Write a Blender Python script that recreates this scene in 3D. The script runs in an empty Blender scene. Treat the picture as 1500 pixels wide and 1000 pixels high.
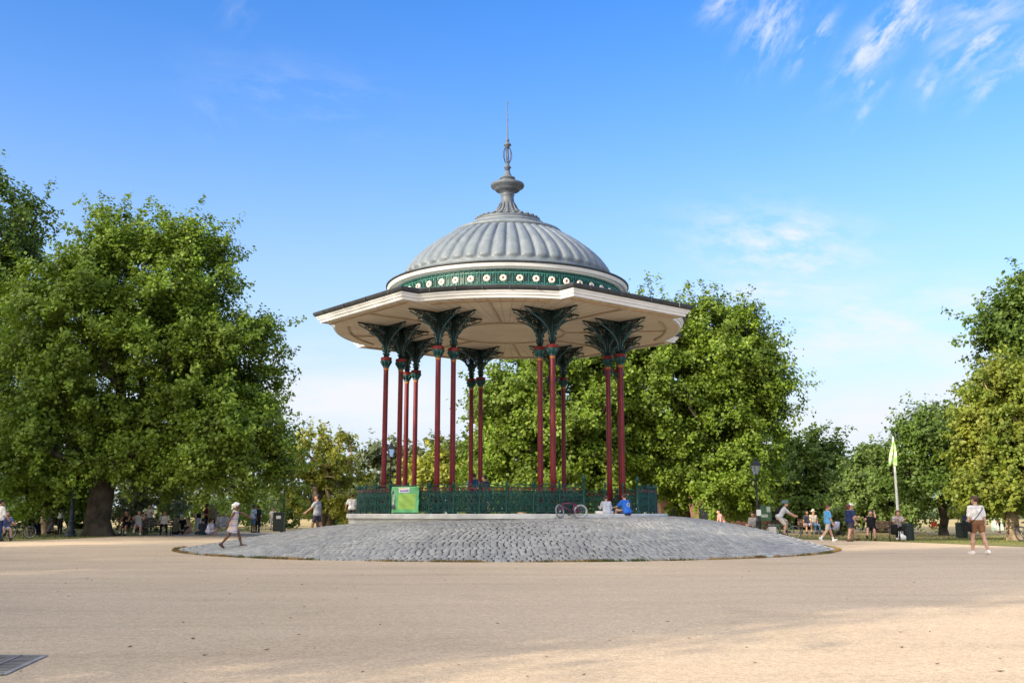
import bpy, math, random
import numpy as np
from mathutils import Vector, Matrix
random.seed(7)
R = math.radians
scene = bpy.context.scene
COL = scene.collection
SUN_EL, SUN_B = R(20), R(40)          # sun height; how far behind straight-left it stands
FPX, HZ, CAMH = 1465.0, 250.0, 1.27   # focal length and horizon drop in pixels of the 1500 px photo; lens height
PITCH = math.atan(HZ / FPX)
CX, CY = -0.18, 38.0                  # centre of the bandstand

# ---------------------------------------------------------------- helpers
def ray(x, y):
    a = (x - 750) / FPX; b = (500 - y) / FPX
    return a, math.cos(PITCH) - b * math.sin(PITCH), math.sin(PITCH) + b * math.cos(PITCH)
def on_ground(x, y, z=0.0):
    r = ray(x, y); t = (z - CAMH) / r[2]
    return (r[0] * t, r[1] * t, z)
def at_depth(x, y, Y):
    r = ray(x, y); t = Y / r[1]
    return (r[0] * t, Y, r[2] * t + CAMH)
def x_at(px, Y, z=0.0):
    return (px - 750) / FPX * (Y * math.cos(PITCH) + (z - CAMH) * math.sin(PITCH))

def tag(o, label=None, cat=None, group=None, kind=None):
    if label: o['label'] = label
    if cat: o['category'] = cat
    if group: o['group'] = group
    if kind: o['kind'] = kind
    return o
def empty(name, loc=(0, 0, 0), rz=0.0, s=1.0):
    o = bpy.data.objects.new(name, None); COL.objects.link(o)
    o.location = loc; o.rotation_euler = (0, 0, rz); o.scale = (s, s, s); o.empty_display_size = 0.2
    return o
def thing(name, label, cat, loc=(0, 0, 0), rz=0.0, group=None, s=1.0):
    return tag(empty(name, loc, rz, s), label, cat, group)
def copy_tree(o, parent=None):
    c = o.copy(); COL.objects.link(c); c.parent = parent
    for ch in list(o.children): copy_tree(ch, c)
    return c
def link_mesh(name, me, parent=None):
    o = bpy.data.objects.new(name, me); COL.objects.link(o)
    if parent is not None: o.parent = parent
    return o
def np_mesh(name, V, F, mats, parent=None, smooth=False, midx=None):
    """V (n,3) array, F (m,k) array of equal-sized faces."""
    V = np.asarray(V, dtype=np.float32); F = np.asarray(F, dtype=np.int32)
    me = bpy.data.meshes.new(name)
    m, k = F.shape
    me.vertices.add(len(V)); me.vertices.foreach_set('co', V.ravel())
    me.loops.add(m * k); me.loops.foreach_set('vertex_index', F.ravel())
    me.polygons.add(m)
    me.polygons.foreach_set('loop_start', np.arange(0, m * k, k, dtype=np.int32))
    if smooth: me.polygons.foreach_set('use_smooth', np.ones(m, dtype=bool))
    for mt in (mats if isinstance(mats, (list, tuple)) else [mats]): me.materials.append(mt)
    if midx is not None: me.polygons.foreach_set('material_index', np.asarray(midx, dtype=np.int32))
    me.update(calc_edges=True)
    return link_mesh(name, me, parent)

class MB:
    """Collects shapes and links them as ONE mesh object."""
    def __init__(s): s.v = []; s.f = []; s.sm = []; s.mi = []
    def add(s, v, f, smooth=False, m=0):
        o = len(s.v); s.v += [tuple(p) for p in v]
        for q in f: s.f.append([i + o for i in q]); s.sm.append(smooth); s.mi.append(m)
        return s
    def box(s, c, d, rz=0.0, M=None, m=0):
        hx, hy, hz = d[0] / 2, d[1] / 2, d[2] / 2; v = []
        for x in (-hx, hx):
            for y in (-hy, hy):
                for z in (-hz, hz):
                    p = Vector((x, y, z))
                    if M is not None: p = M @ p
                    elif rz: p = Vector((x * math.cos(rz) - y * math.sin(rz), x * math.sin(rz) + y * math.cos(rz), z))
                    v.append((p.x + c[0], p.y + c[1], p.z + c[2]))
        return s.add(v, [(0, 1, 3, 2), (4, 6, 7, 5), (0, 4, 5, 1), (2, 3, 7, 6), (0, 2, 6, 4), (1, 5, 7, 3)], m=m)
    def tube(s, P, r, n=8, cap=True, m=0, flat=1.0):
        P = [Vector(p) for p in P]; r = list(r) if isinstance(r, (list, tuple)) else [r] * len(P)
        v = []; f = []; up = None
        for i, p in enumerate(P):
            d = (P[min(i + 1, len(P) - 1)] - P[max(i - 1, 0)]).normalized()
            if up is None:
                a = Vector((0, 0, 1)) if abs(d.z) < 0.9 else Vector((1, 0, 0))
                up = (a - d * a.dot(d)).normalized()
            else:
                u2 = up - d * up.dot(d)
                if u2.length > 1e-6: up = u2.normalized()
            w = d.cross(up)
            for k in range(n):
                t = 2 * math.pi * k / n
                v.append(p + (w * math.cos(t) + up * (math.sin(t) * flat)) * r[i])
        for i in range(len(P) - 1):
            for k in range(n):
                a = i * n + k; b = i * n + (k + 1) % n
                f.append((a, b, b + n, a + n))
        if cap:
            f.append(tuple(range(n - 1, -1, -1))); f.append(tuple((len(P) - 1) * n + k for k in range(n)))
        return s.add(v, f, True, m)
    def lathe(s, prof, n=24, c=(0, 0, 0), m=0, smooth=True, cap=True):
        v = []; f = []
        for r, z in prof:
            for k in range(n):
                t = 2 * math.pi * k / n; v.append((c[0] + r * math.cos(t), c[1] + r * math.sin(t), c[2] + z))
        for i in range(len(prof) - 1):
            for k in range(n):
                a = i * n + k; b = i * n + (k + 1) % n; f.append((a, b, b + n, a + n))
        if cap:
            f.append(tuple(range(n - 1, -1, -1))); f.append(tuple((len(prof) - 1) * n + k for k in range(n)))
        return s.add(v, f, smooth, m)
    def ring(s, c, Rr, r, axis='z', n=20, k=6, m=0):
        P = []
        for i in range(n + 1):
            t = 2 * math.pi * i / n; a, b = Rr * math.cos(t), Rr * math.sin(t)
            P.append({'z': (c[0] + a, c[1] + b, c[2]), 'y': (c[0] + a, c[1], c[2] + b), 'x': (c[0], c[1] + a, c[2] + b)}[axis])
        return s.tube(P, r, k, cap=False, m=m)
    def ball(s, c, r, n=12, m=0):
        r = r if isinstance(r, (tuple, list)) else (r, r, r); v = []; f = []; h = n // 2
        for i in range(h + 1):
            ph = math.pi * (0.02 + 0.96 * i / h)
            for k in range(n):
                t = 2 * math.pi * k / n
                v.append((c[0] + r[0] * math.sin(ph) * math.cos(t), c[1] + r[1] * math.sin(ph) * math.sin(t), c[2] - r[2] * math.cos(ph)))
        for i in range(h):
            for k in range(n):
                a = i * n + k; b = i * n + (k + 1) % n; f.append((a, b, b + n, a + n))
        f.append(tuple(range(n - 1, -1, -1))); f.append(tuple(h * n + k for k in range(n)))
        return s.add(v, f, True, m)
    def strip(s, rows, closed=True, smooth=True, m=0):
        n = len(rows[0]); v = [p for r in rows for p in r]; f = []
        for i in range(len(rows) - 1):
            for k in range(n if closed else n - 1):
                a = i * n + k; b = i * n + (k + 1) % n; f.append((a, b, b + n, a + n))
        return s.add(v, f, smooth, m)
    def build(s, name, mats, parent=None):
        me = bpy.data.meshes.new(name); me.from_pydata(s.v, [], s.f)
        for mt in (mats if isinstance(mats, (list, tuple)) else [mats]): me.materials.append(mt)
        me.polygons.foreach_set('use_smooth', s.sm); me.polygons.foreach_set('material_index', s.mi)
        me.update()
        return link_mesh(name, me, parent)

# ---------------------------------------------------------------- materials
class NT:
    def __init__(s, tree): s.t = tree
    def n(s, typ, **kw):
        nd = s.t.nodes.new(typ)
        for k, v in kw.items():
            if k.startswith('i_'):
                key = k[2:].replace('_', ' ')
                nd.inputs[int(key) if key.isdigit() else key].default_value = v
            else: setattr(nd, k, v)
        return nd
    def l(s, a, b): s.t.links.new(a, b)
    def math(s, op, a, b=None, c=None, clamp=False):
        nd = s.t.nodes.new('ShaderNodeMath'); nd.operation = op; nd.use_clamp = clamp
        for i, q in enumerate((a, b, c)):
            if q is None: continue
            if isinstance(q, (int, float)): nd.inputs[i].default_value = q
            else: s.l(q, nd.inputs[i])
        return nd.outputs[0]
    def mix(s, fac, a, b, blend='MIX'):
        nd = s.t.nodes.new('ShaderNodeMix'); nd.data_type = 'RGBA'; nd.blend_type = blend
        for i, q in ((0, fac), (6, a), (7, b)):
            if isinstance(q, (int, float)): nd.inputs[i].default_value = q
            elif isinstance(q, (tuple, list)): nd.inputs[i].default_value = (*q[:3], 1)
            else: s.l(q, nd.inputs[i])
        return nd.outputs[2]
    def ramp(s, fac, stops):
        nd = s.t.nodes.new('ShaderNodeValToRGB'); e = nd.color_ramp.elements
        while len(e) < len(stops): e.new(0.5)
        for el, (p, c) in zip(e, stops):
            el.position = p; el.color = (*c[:3], 1) if isinstance(c, (tuple, list)) else (c, c, c, 1)
        s.l(fac, nd.inputs[0]); return nd.outputs[0]
    def noise(s, vec, scale, detail=4, rough=0.55):
        nd = s.n('ShaderNodeTexNoise'); nd.inputs['Scale'].default_value = scale
        nd.inputs['Detail'].default_value = detail; nd.inputs['Roughness'].default_value = rough
        if vec is not None: s.l(vec, nd.inputs['Vector'])
        return nd.outputs['Fac']

def new_mat(name):
    m = bpy.data.materials.new(name); m.use_nodes = True
    nt = m.node_tree; nt.nodes.clear(); N = NT(nt)
    out = N.n('ShaderNodeOutputMaterial'); b = N.n('ShaderNodeBsdfPrincipled')
    N.l(b.outputs[0], out.inputs[0])
    return m, N, b, out
_MC = {}
def mat(name, col, rough=0.6, var=0.12, scale=6.0, bump=0.0, bscale=40.0, metal=0.0, spec=0.4, island=0.0):
    """Paint, cloth, metal: a base colour broken up by noise."""
    if name in _MC: return _MC[name]
    m, N, b, out = new_mat(name)
    co = N.n('ShaderNodeTexCoord').outputs['Object']
    f = N.noise(co, scale)
    dark = tuple(c * (1 - var * 1.6) for c in col); light = tuple(min(1, c * (1 + var)) for c in col)
    c = N.ramp(f, [(0.3, dark), (0.7, light)])
    if island:
        rnd = N.n('ShaderNodeNewGeometry').outputs['Random Per Island']
        c = N.mix(1.0, c, N.ramp(rnd, [(0, 1 - island), (1, 1 + island * 0.6)]), 'MULTIPLY')
    N.l(c, b.inputs['Base Color'])
    b.inputs['Roughness'].default_value = rough; b.inputs['Metallic'].default_value = metal
    b.inputs['Specular IOR Level'].default_value = spec
    if bump:
        bp = N.n('ShaderNodeBump'); bp.inputs['Strength'].default_value = bump; bp.inputs['Distance'].default_value = 0.02
        N.l(N.noise(co, bscale, 3), bp.inputs['Height']); N.l(bp.outputs[0], b.inputs['Normal'])
    _MC[name] = m
    return m
def cloth(name, col): return mat('cloth_' + name, col, 0.9, 0.10, 9.0, 0.5, 14.0, spec=0.15)
# px, py (direction, as a point of the photo), half-sizes, tilt, noise scale per radian, stretch, threshold lo/hi, seed, amount
CLOUD_COL = (2.9, 3.0, 3.2); VEIL_COL = (2.0, 2.3, 2.9)
CLOUDS = [
    (1190, 62, 38, 16, R(42), 55, 2.6, .42, .72, 1.3, .8), (1300, 45, 75, 22, R(38), 48, 2.4, .42, .72, 2.1, .95),
    (1130, 30, 50, 38, R(60), 50, 2.2, .45, .75, 3.7, .7), (1435, 62, 65, 28, R(25), 45, 2.5, .42, .75, 4.2, .85),
    (1455, 5, 80, 26, R(15), 45, 2.5, .40, .75, 5.2, .6), (1280, 120, 32, 16, R(45), 60, 2.0, .45, .75, 6.6, .55),
    (1365, 118, 28, 18, R(50), 60, 2.0, .45, .75, 7.9, .5), (1450, 118, 40, 18, R(30), 55, 2.2, .45, .75, 8.1, .5),
    (1355, 45, 20, 22, R(55), 60, 2.0, .45, .75, 8.9, .6), (1500, 85, 40, 12, R(12), 50, 2.0, .40, .72, 9.3, .9),
    (1262, 168, 18, 10, R(45), 60, 2.0, .42, .75, 9.9, .4), (1060, 5, 34, 18, R(30), 60, 2, .42, .75, 10.7, .6),
    (440, 140, 130, 40, R(-5), 32, 3.0, .46, .85, 11.5, .20), (300, 170, 40, 26, R(-40), 40, 2.5, .46, .85, 12.8, .15), (350, 15, 30, 24, R(50), 40, 2.5, .46, .85, 13.8, .15),
    (1140, 360, 120, 46, R(-10), 48, 2.2, .40, .78, 14.1, .85), (1150, 425, 110, 22, R(-4), 40, 4.0, .38, .75, 15.3, .95),
    (1290, 480, 210, 70, R(-6), 34, 3.2, .38, .80, 16.4, .95), (1410, 443, 70, 18, R(4), 36, 3.5, .36, .70, 17.2, .8),
    (1300, 605, 260, 42, R(7), 20, 4.0, .22, .62, 18.7, .85), (1160, 640, 170, 60, R(0), 16, 4.0, .15, .60, 19.4, .6),
    (470, 585, 210, 42, R(2), 17, 3.6, .22, .62, 20.2, .9), (640, 600, 190, 60, R(0), 15, 4.0, .22, .66, 21.9, .7), (480, 520, 160, 26, R(3), 26, 4.5, .40, .8, 22.4, .45),
]
FILL_GLOW_COL = (10.0, 9.2, 7.9)

# ---------------------------------------------------------------- camera, light, sky
cam = bpy.data.objects.new('camera', bpy.data.cameras.new('camera')); COL.objects.link(cam)
cam.location = (0, 0, CAMH); cam.rotation_euler = (R(90) + PITCH, 0, 0)
cam.data.sensor_width = 36; cam.data.lens = 36 * FPX / 1500; cam.data.clip_end = 5000; cam.data.clip_start = 0.1
scene.camera = cam
SUNV = Vector((-math.cos(SUN_EL) * math.cos(SUN_B), -math.cos(SUN_EL) * math.sin(SUN_B), math.sin(SUN_EL)))
sl = bpy.data.lights.new('sun', 'SUN'); sl.energy = 3.3; sl.angle = R(0.9); sl.color = (1.0, 0.87, 0.68)
sun = bpy.data.objects.new('sun', sl); COL.objects.link(sun); sun.location = (-40, -30, 40)
sun.rotation_euler = SUNV.to_track_quat('Z', 'Y').to_euler()
scene.view_settings.view_transform = 'Standard'; scene.view_settings.look = 'None'
scene.view_settings.exposure = 1.08; scene.view_settings.gamma = 1.0

w = bpy.data.worlds.new('World'); scene.world = w; w.use_nodes = True
w.node_tree.nodes.clear(); N = NT(w.node_tree)
wo = N.n('ShaderNodeOutputWorld'); bg = N.n('ShaderNodeBackground'); N.l(bg.outputs[0], wo.inputs[0])
bg.inputs['Strength'].default_value = 0.15
sky = N.n('ShaderNodeTexSky'); sky.sky_type = 'NISHITA'; sky.sun_disc = False
sky.sun_elevation = SUN_EL; sky.sun_rotation = math.atan2(SUNV.x, SUNV.y)
sky.air_density = 1.0; sky.dust_density = 0.4; sky.ozone_density = 1.6; sky.altitude = 50
hs = N.n('ShaderNodeHueSaturation'); hs.inputs['Saturation'].default_value = 1.42; hs.inputs['Value'].default_value = 1.0; hs.inputs['Hue'].default_value = 0.515
N.l(sky.outputs[0], hs.inputs['Color'])
tc = N.n('ShaderNodeTexCoord').outputs['Generated']
sp = N.n('ShaderNodeSeparateXYZ'); N.l(tc, sp.inputs[0])
az = N.math('ARCTAN2', sp.outputs[0], sp.outputs[1]); el = N.math('ARCSINE', sp.outputs[2])
def azel(x, y):
    v = Vector(ray(x, y)).normalized(); return math.atan2(v.x, v.y), math.asin(v.z)
def cloud(px, py, rx, ry, rot, scale, stretch, lo, hi, seed, amount):
    """A patch of cirrus round one direction of the sky: soft ellipse times streaky noise."""
    a0, e0 = azel(px, py); c, s_ = math.cos(rot), math.sin(rot)
    da = N.math('SUBTRACT', az, a0); de = N.math('SUBTRACT', el, e0)
    u = N.math('ADD', N.math('MULTIPLY', da, c), N.math('MULTIPLY', de, s_))
    v = N.math('SUBTRACT', N.math('MULTIPLY', de, c), N.math('MULTIPLY', da, s_))
    d2 = N.math('ADD', N.math('POWER', N.math('DIVIDE', u, rx / FPX), 2), N.math('POWER', N.math('DIVIDE', v, ry / FPX), 2))
    mask = N.math('POWER', 2.718, N.math('MULTIPLY', d2, -1.0))
    cb = N.n('ShaderNodeCombineXYZ'); N.l(N.math('MULTIPLY', u, scale / stretch), cb.inputs[0]); N.l(N.math('MULTIPLY', v, scale), cb.inputs[1])
    cb.inputs[2].default_value = seed
    f = N.noise(cb.outputs[0], 1.0, 8, 0.62)
    f = N.math('MULTIPLY', N.math('SUBTRACT', f, lo), 1.0 / (hi - lo), clamp=True)
    return N.math('MULTIPLY', N.math('MULTIPLY', f, mask), amount)
cl = None
for q in CLOUDS:
    k = cloud(*q); cl = k if cl is None else N.math('MAXIMUM', cl, k)
# thin pale veil near the horizon
veil = N.math('MULTIPLY', N.math('POWER', 2.718, N.math('MULTIPLY', N.math('POWER', N.math('DIVIDE', el, 0.26), 2), -1.0)), 0.96)
skyc = N.mix(veil, hs.outputs[0], VEIL_COL)
skyc = N.mix(N.math('MINIMUM', N.math('MULTIPLY', cl, 1.7), 1.0), skyc, CLOUD_COL)
# unseen warm cloud glow added on the sun side, behind the viewer, as fill
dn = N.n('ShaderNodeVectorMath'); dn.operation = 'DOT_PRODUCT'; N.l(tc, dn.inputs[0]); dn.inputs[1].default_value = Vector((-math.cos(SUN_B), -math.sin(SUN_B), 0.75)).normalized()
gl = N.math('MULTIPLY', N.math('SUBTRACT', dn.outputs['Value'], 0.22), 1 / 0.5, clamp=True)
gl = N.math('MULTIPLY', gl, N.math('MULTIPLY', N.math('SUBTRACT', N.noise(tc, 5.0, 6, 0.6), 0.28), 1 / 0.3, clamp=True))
skyc = N.mix(gl, skyc, FILL_GLOW_COL)
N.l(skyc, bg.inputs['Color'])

# ---------------------------------------------------------------- ground
def ground_mat(name, cols, scale, speck, speck_amt, bump, streak=0.0, big=0.06):
    m, N, b, out = new_mat(name)
    co = N.n('ShaderNodeTexCoord').outputs['Object']
    mp = N.n('ShaderNodeMapping'); mp.inputs['Scale'].default_value = (0.35, 1.2, 1); N.l(co, mp.inputs[0])
    f = N.noise(mp.outputs[0], scale, 6, 0.6); g = N.noise(co, big, 3)
    c = N.ramp(f, [(0.28, cols[0]), (0.5, cols[1]), (0.74, cols[2])])
    c = N.mix(1.0, c, N.ramp(g, [(0.3, 0.84), (0.7, 1.12)]), 'MULTIPLY')
    v = N.n('ShaderNodeTexVoronoi'); v.inputs['Scale'].default_value = speck; N.l(co, v.inputs['Vector'])
    sh = N.n('ShaderNodeSeparateColor'); N.l(v.outputs['Color'], sh.inputs[0])
    c = N.mix(1.0, c, N.ramp(sh.outputs[0], [(0.0, 1 - speck_amt), (0.5, 1.0), (1.0, 1 + speck_amt)]), 'MULTIPLY')
    c = N.mix(1.0, c, N.ramp(N.noise(co, 7.0, 4, 0.7), [(0.3, 1 - speck_amt * .45), (0.7, 1 + speck_amt * .4)]), 'MULTIPLY')
    if streak:
        mp2 = N.n('ShaderNodeMapping'); mp2.inputs['Scale'].default_value = (0.05, 0.5, 1); mp2.inputs['Rotation'].default_value = (0, 0, 0.12); N.l(co, mp2.inputs[0])
        st = N.noise(mp2.outputs[0], 1.6, 5, 0.65)
        c = N.mix(1.0, c, N.ramp(st, [(0.34, 1 - streak), (0.47, 1.0), (0.6, 1.0), (0.7, 1 + streak * 0.6)]), 'MULTIPLY')
        s2 = N.noise(co, 0.55, 4, 0.6)
        c = N.mix(1.0, c, N.ramp(s2, [(0.28, 1 - streak * 0.9), (0.38, 1.0)]), 'MULTIPLY')
    N.l(c, b.inputs['Base Color']); b.inputs['Roughness'].default_value = 0.9; b.inputs['Specular IOR Level'].default_value = 0.2
    bp = N.n('ShaderNodeBump'); bp.inputs['Strength'].default_value = bump; bp.inputs['Distance'].default_value = 0.012
    N.l(v.outputs['Distance'], bp.inputs['Height']); N.l(bp.outputs[0], b.inputs['Normal'])
    return m
M_FIELD = ground_mat('dry_field', ((0.30, 0.23, 0.09), (0.42, 0.33, 0.15), (0.50, 0.40, 0.20)), 0.5, 9.0, 0.25, 0.5)
M_PLAZA = ground_mat('resin_gravel', ((0.54, 0.415, 0.28), (0.58, 0.450, 0.305), (0.62, 0.485, 0.335)), 0.7, 55.0, 0.22, 0.5, 0.13)
M_LAWN = ground_mat('worn_lawn', ((0.10, 0.12, 0.03), (0.19, 0.18, 0.06), (0.30, 0.25, 0.10)), 0.9, 12.0, 0.3, 0.6)
M_PATH = ground_mat('park_path', ((0.36, 0.27, 0.20), (0.40, 0.31, 0.23), (0.43, 0.34, 0.25)), 0.8, 40.0, 0.12, 0.3)

def sheet(name, pts, z, m, label=None, cat=None):
    mb = MB(); mb.add([(x, y, z) for x, y in pts], [tuple(range(len(pts)))])
    return tag(mb.build(name, m), label, cat, kind='structure')
def smooth_loop(pts, n=8):
    out = []; L = len(pts)
    for i in range(L):
        p0, p1, p2, p3 = (Vector(pts[(i + k - 1) % L]) for k in range(4))
        for j in range(n):
            t = j / n
            q = 0.5 * ((2 * p1) + (-p0 + p2) * t + (2 * p0 - 5 * p1 + 4 * p2 - p3) * t * t + (-p0 + 3 * p1 - 3 * p2 + p3) * t ** 3)
            out.append((q.x, q.y))
    return out
g = 2500
sheet('ground', [(-g, -400), (g, -400), (g, g), (-g, g)], 0.0, M_FIELD, 'straw coloured dry grass field around the plaza', 'ground')
plaza_pts = smooth_loop([(-60, -45), (60, -45), (42, 5), (25, 32), (19.3, 37.2), (17.2, 43), (14.6, 47), (9, 52.5), (1, 58), (-7, 62), (-16.5, 66), (-20.5, 57.5), (-22.6, 44.5), (-34, 34), (-60, 20)])
sheet('plaza', plaza_pts, 0.008, M_PLAZA, 'tan resin gravel plaza around the cobbled mound', 'plaza')
sheet('lawn_left', smooth_loop([(-21, 56.5), (-23, 44), (-35, 33), (-80, 20), (-80, 80), (-40, 88), (-24, 84), (-17, 66)]), 0.004, M_LAWN, 'shaded worn green lawn under the big plane tree', 'lawn')
sheet('lawn_right', smooth_loop([(14.4, 46.5), (17, 42.6), (19.2, 37), (26, 31), (50, 12), (60, 30), (40, 48.5), (22, 50.5), (16, 52), (11, 56)]), 0.0045, M_LAWN, 'worn yellow green verge in front of the field', 'lawn')
sheet('field_path', [(10, 66), (80, 52), (80, 54.5), (10, 68.5)], 0.005, M_PATH, 'pale tarmac path crossing the field on the right', 'path')

# grass blades standing on the lawn edges, and weeds along the foot of the mound
def blades(name, pts, h, wdt, m, label, cat):
    pts = np.array(pts); n = len(pts); rs = np.random.RandomState(5)
    a = rs.rand(n) * 6.283; hh = h * (0.4 + rs.rand(n)); lean = rs.randn(n, 2) * 0.35
    dx = np.stack([np.cos(a), np.sin(a), np.zeros(n)], 1) * wdt * (0.6 + 0.8 * rs.rand(n))[:, None]
    top = pts + np.stack([lean[:, 0] * hh, lean[:, 1] * hh, hh], 1)
    V = np.stack([pts - dx, pts + dx, top], 1).reshape(-1, 3)
    o = np_mesh(name, V, np.arange(3 * n).reshape(-1, 3), m)
    return tag(o, label, cat, kind='stuff')
M_WEED = mat('weed_green', (0.10, 0.13, 0.03), 0.8, 0.3, 2.0, island=0.5)
M_STRAW = mat('weed_straw', (0.36, 0.24, 0.09), 0.9, 0.3, 2.0, island=0.4)
M_GRASS = mat('grass_blade', (0.13, 0.16, 0.04), 0.8, 0.3, 0.6, island=0.45)
rs = np.random.RandomState(3)
gp = []
while len(gp) < 26000:
    x = rs.uniform(-46, -16); y = rs.uniform(34, 82)
    if x < -21.5 - max(0, (50 - y)) * 0.9 + max(0, (y - 56)) * 0.2: gp.append((x, y, 0.004))
blades('grass_left', gp, 0.07, 0.012, M_GRASS, 'short green grass blades under the big plane tree', 'grass')
gp = []
while len(gp) < 16000:
    x = rs.uniform(12, 34); y = rs.uniform(33, 56)
    if y > 78 - 2.15 * x + 0.027 * x * x + rs.rand() * 0.5 - 6.0 and x * 0.9 + y > 59.5: gp.append((x, y, 0.004))
blades('grass_right', gp, 0.06, 0.012, M_GRASS, 'dry short grass blades on the right verge', 'grass')

# ---------------------------------------------------------------- cobbled mound
def mound_z(r, th):
    """Height of the sett paving: higher against the plinth on the right than on the left."""
    t = 0.5 + 0.5 * math.cos(th - R(-25))             # 1 towards the right-front
    top = 0.80 + 0.33 * t ** 0.8
    if r >= 11.72: return 0.0
    u = (11.72 - r) / (11.72 - 5.7)
    cv = math.sin(min(1, u) * math.pi / 2) ** (1.0 + 0.25 * (1 - t))
    lin = u
    k = 0.35 + 0.5 * t
    return top * (k * cv + (1 - k) * lin)
M_SETT, N, b, out = new_mat('granite_setts')
gi = N.n('ShaderNodeNewGeometry').outputs['Random Per Island']
co = N.n('ShaderNodeTexCoord').outputs['Object']
c = N.ramp(gi, [(0.0, (0.265, 0.265, 0.255)), (0.35, (0.315, 0.315, 0.30)), (0.7, (0.345, 0.345, 0.325)), (1.0, (0.40, 0.395, 0.37))])
c = N.mix(1.0, c, N.ramp(N.noise(co, 30.0, 4), [(0.3, 0.78), (0.7, 1.18)]), 'MULTIPLY')
c = N.mix(1.0, c, N.ramp(N.noise(co, 0.45, 4), [(0.3, 0.86), (0.7, 1.12)]), 'MULTIPLY')
N.l(c, b.inputs['Base Color']); b.inputs['Roughness'].default_value = 0.72
M_JOINT = mat('sett_joint', (0.055, 0.054, 0.050), 0.95, 0.3, 3.0)
V = []; F = []; MI = []
rs = np.random.RandomState(11)
# bed under the stones
nb = 96; rr = [5.6 + 6.10 * i / 26 for i in range(27)]
for r in rr:
    for k in range(nb):
        th = 2 * math.pi * k / nb
        V.append((CX + r * math.cos(th), CY + r * math.sin(th), mound_z(r, th) - 0.004 if r < 11.72 else -0.02))
for i in range(26):
    for k in range(nb):
        a = i * nb + k; b2 = i * nb + (k + 1) % nb
        F.append((a, a + nb, b2 + nb, b2)); MI.append(1)
r = 5.72
while r < 11.50:
    dr = 0.205; n = int(2 * math.pi * r / 0.185); off = rs.rand()
    for k in range(n):
        t0 = 2 * math.pi * (k + off + rs.uniform(-.12, .12)) / n; t1 = 2 * math.pi * (k + 1 + off + rs.uniform(-.12, .12)) / n
        tm = (t0 + t1) / 2
        if math.sin(tm) > 0.75: continue                 # the far side is out of sight behind the bandstand
        gap = 0.014 / r; t0 += gap; t1 -= gap
        hz = rs.uniform(0.014, 0.026); jr = rs.uniform(-.012, .012); r0, r1 = r + 0.016 + jr, r + dr - 0.016 + jr
        tl = rs.uniform(-.003, .003, 4); ins = 0.018; it = ins / r; base = len(V)
        for (q, th) in ((r0, t0), (r1, t0), (r1, t1), (r0, t1)):
            V.append((CX + q * math.cos(th), CY + q * math.sin(th), mound_z(q, th) - 0.006))
        for j, (q, th) in enumerate(((r0 + ins, t0 + it), (r1 - ins, t0 + it), (r1 - ins, t1 - it), (r0 + ins, t1 - it))):
            V.append((CX + q * math.cos(th), CY + q * math.sin(th), mound_z(q, th) + hz + tl[j]))
        F.append((base + 4, base + 5, base + 6, base + 7)); MI.append(0)
        for j in range(4):
            F.append((base + j, base + (j + 1) % 4, base + 4 + (j + 1) % 4, base + 4 + j)); MI.append(0)
    r += dr
tag(np_mesh('mound', V, F, [M_SETT, M_JOINT], midx=MI), 'grey granite sett mound rising to the bandstand', 'mound', kind='structure')

gp = []; gs = []
for i in range(130):
    th = rs.uniform(-math.pi * 0.98, -0.02); n = int(20 + rs.gamma(1.2, 50)); wd = rs.uniform(.05, .35)
    tgt = gp if rs.rand() < 0.28 else gs
    for j in range(n):
        t = th + rs.randn() * wd / 11.72; q = 11.75 + rs.randn() * 0.035
        tgt.append((CX + q * math.cos(t), CY + q * math.sin(t), 0.006))
blades('green_weeds', gp, 0.075, 0.012, M_WEED, 'green weed tufts along the foot of the mound', 'weeds')
blades('dry_weeds', gs, 0.065, 0.011, M_STRAW, 'dry straw weeds along the foot of the mound', 'weeds')
# weeds sprouting between plinth and setts on the front right
gp = [(CX + 5.93 * math.cos(t) , CY + 5.93 * math.sin(t), mound_z(5.93, t)) for t in rs.normal(-1.35, 0.16, 500)]
blades('plinth_weeds', gp, 0.05, 0.008, M_WEED, 'thin weeds sprouting between the plinth and the setts', 'weeds')
# fallen leaves and bits on the gravel
M_LITTER = mat('fallen_leaf', (0.16, 0.09, 0.045), 0.9, 0.3, 3.0, island=0.5)
V = []; F = []
for i in range(110):
    d = 5.5 + 24 * rs.rand() ** 1.3; x = (rs.rand() - .5) * 1.1 * d
    if math.hypot(x - CX, d - CY) < 12.2: continue
    a = rs.rand() * 6.28; L = rs.uniform(.014, .038); W = L * rs.uniform(.3, .8); z = 0.010; b0 = len(V)
    for (u, v, h) in ((-L, 0, .004), (0, -W, .0), (L, 0, .012), (0, W, .008)):
        V.append((x + u * math.cos(a) - v * math.sin(a), d + u * math.sin(a) + v * math.cos(a), z + h))
    F.append((b0, b0 + 1, b0 + 2, b0 + 3))
tag(np_mesh('fallen_leaves', V, F, M_LITTER), 'brown fallen leaves scattered over the gravel', 'leaves', kind='stuff')

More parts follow.
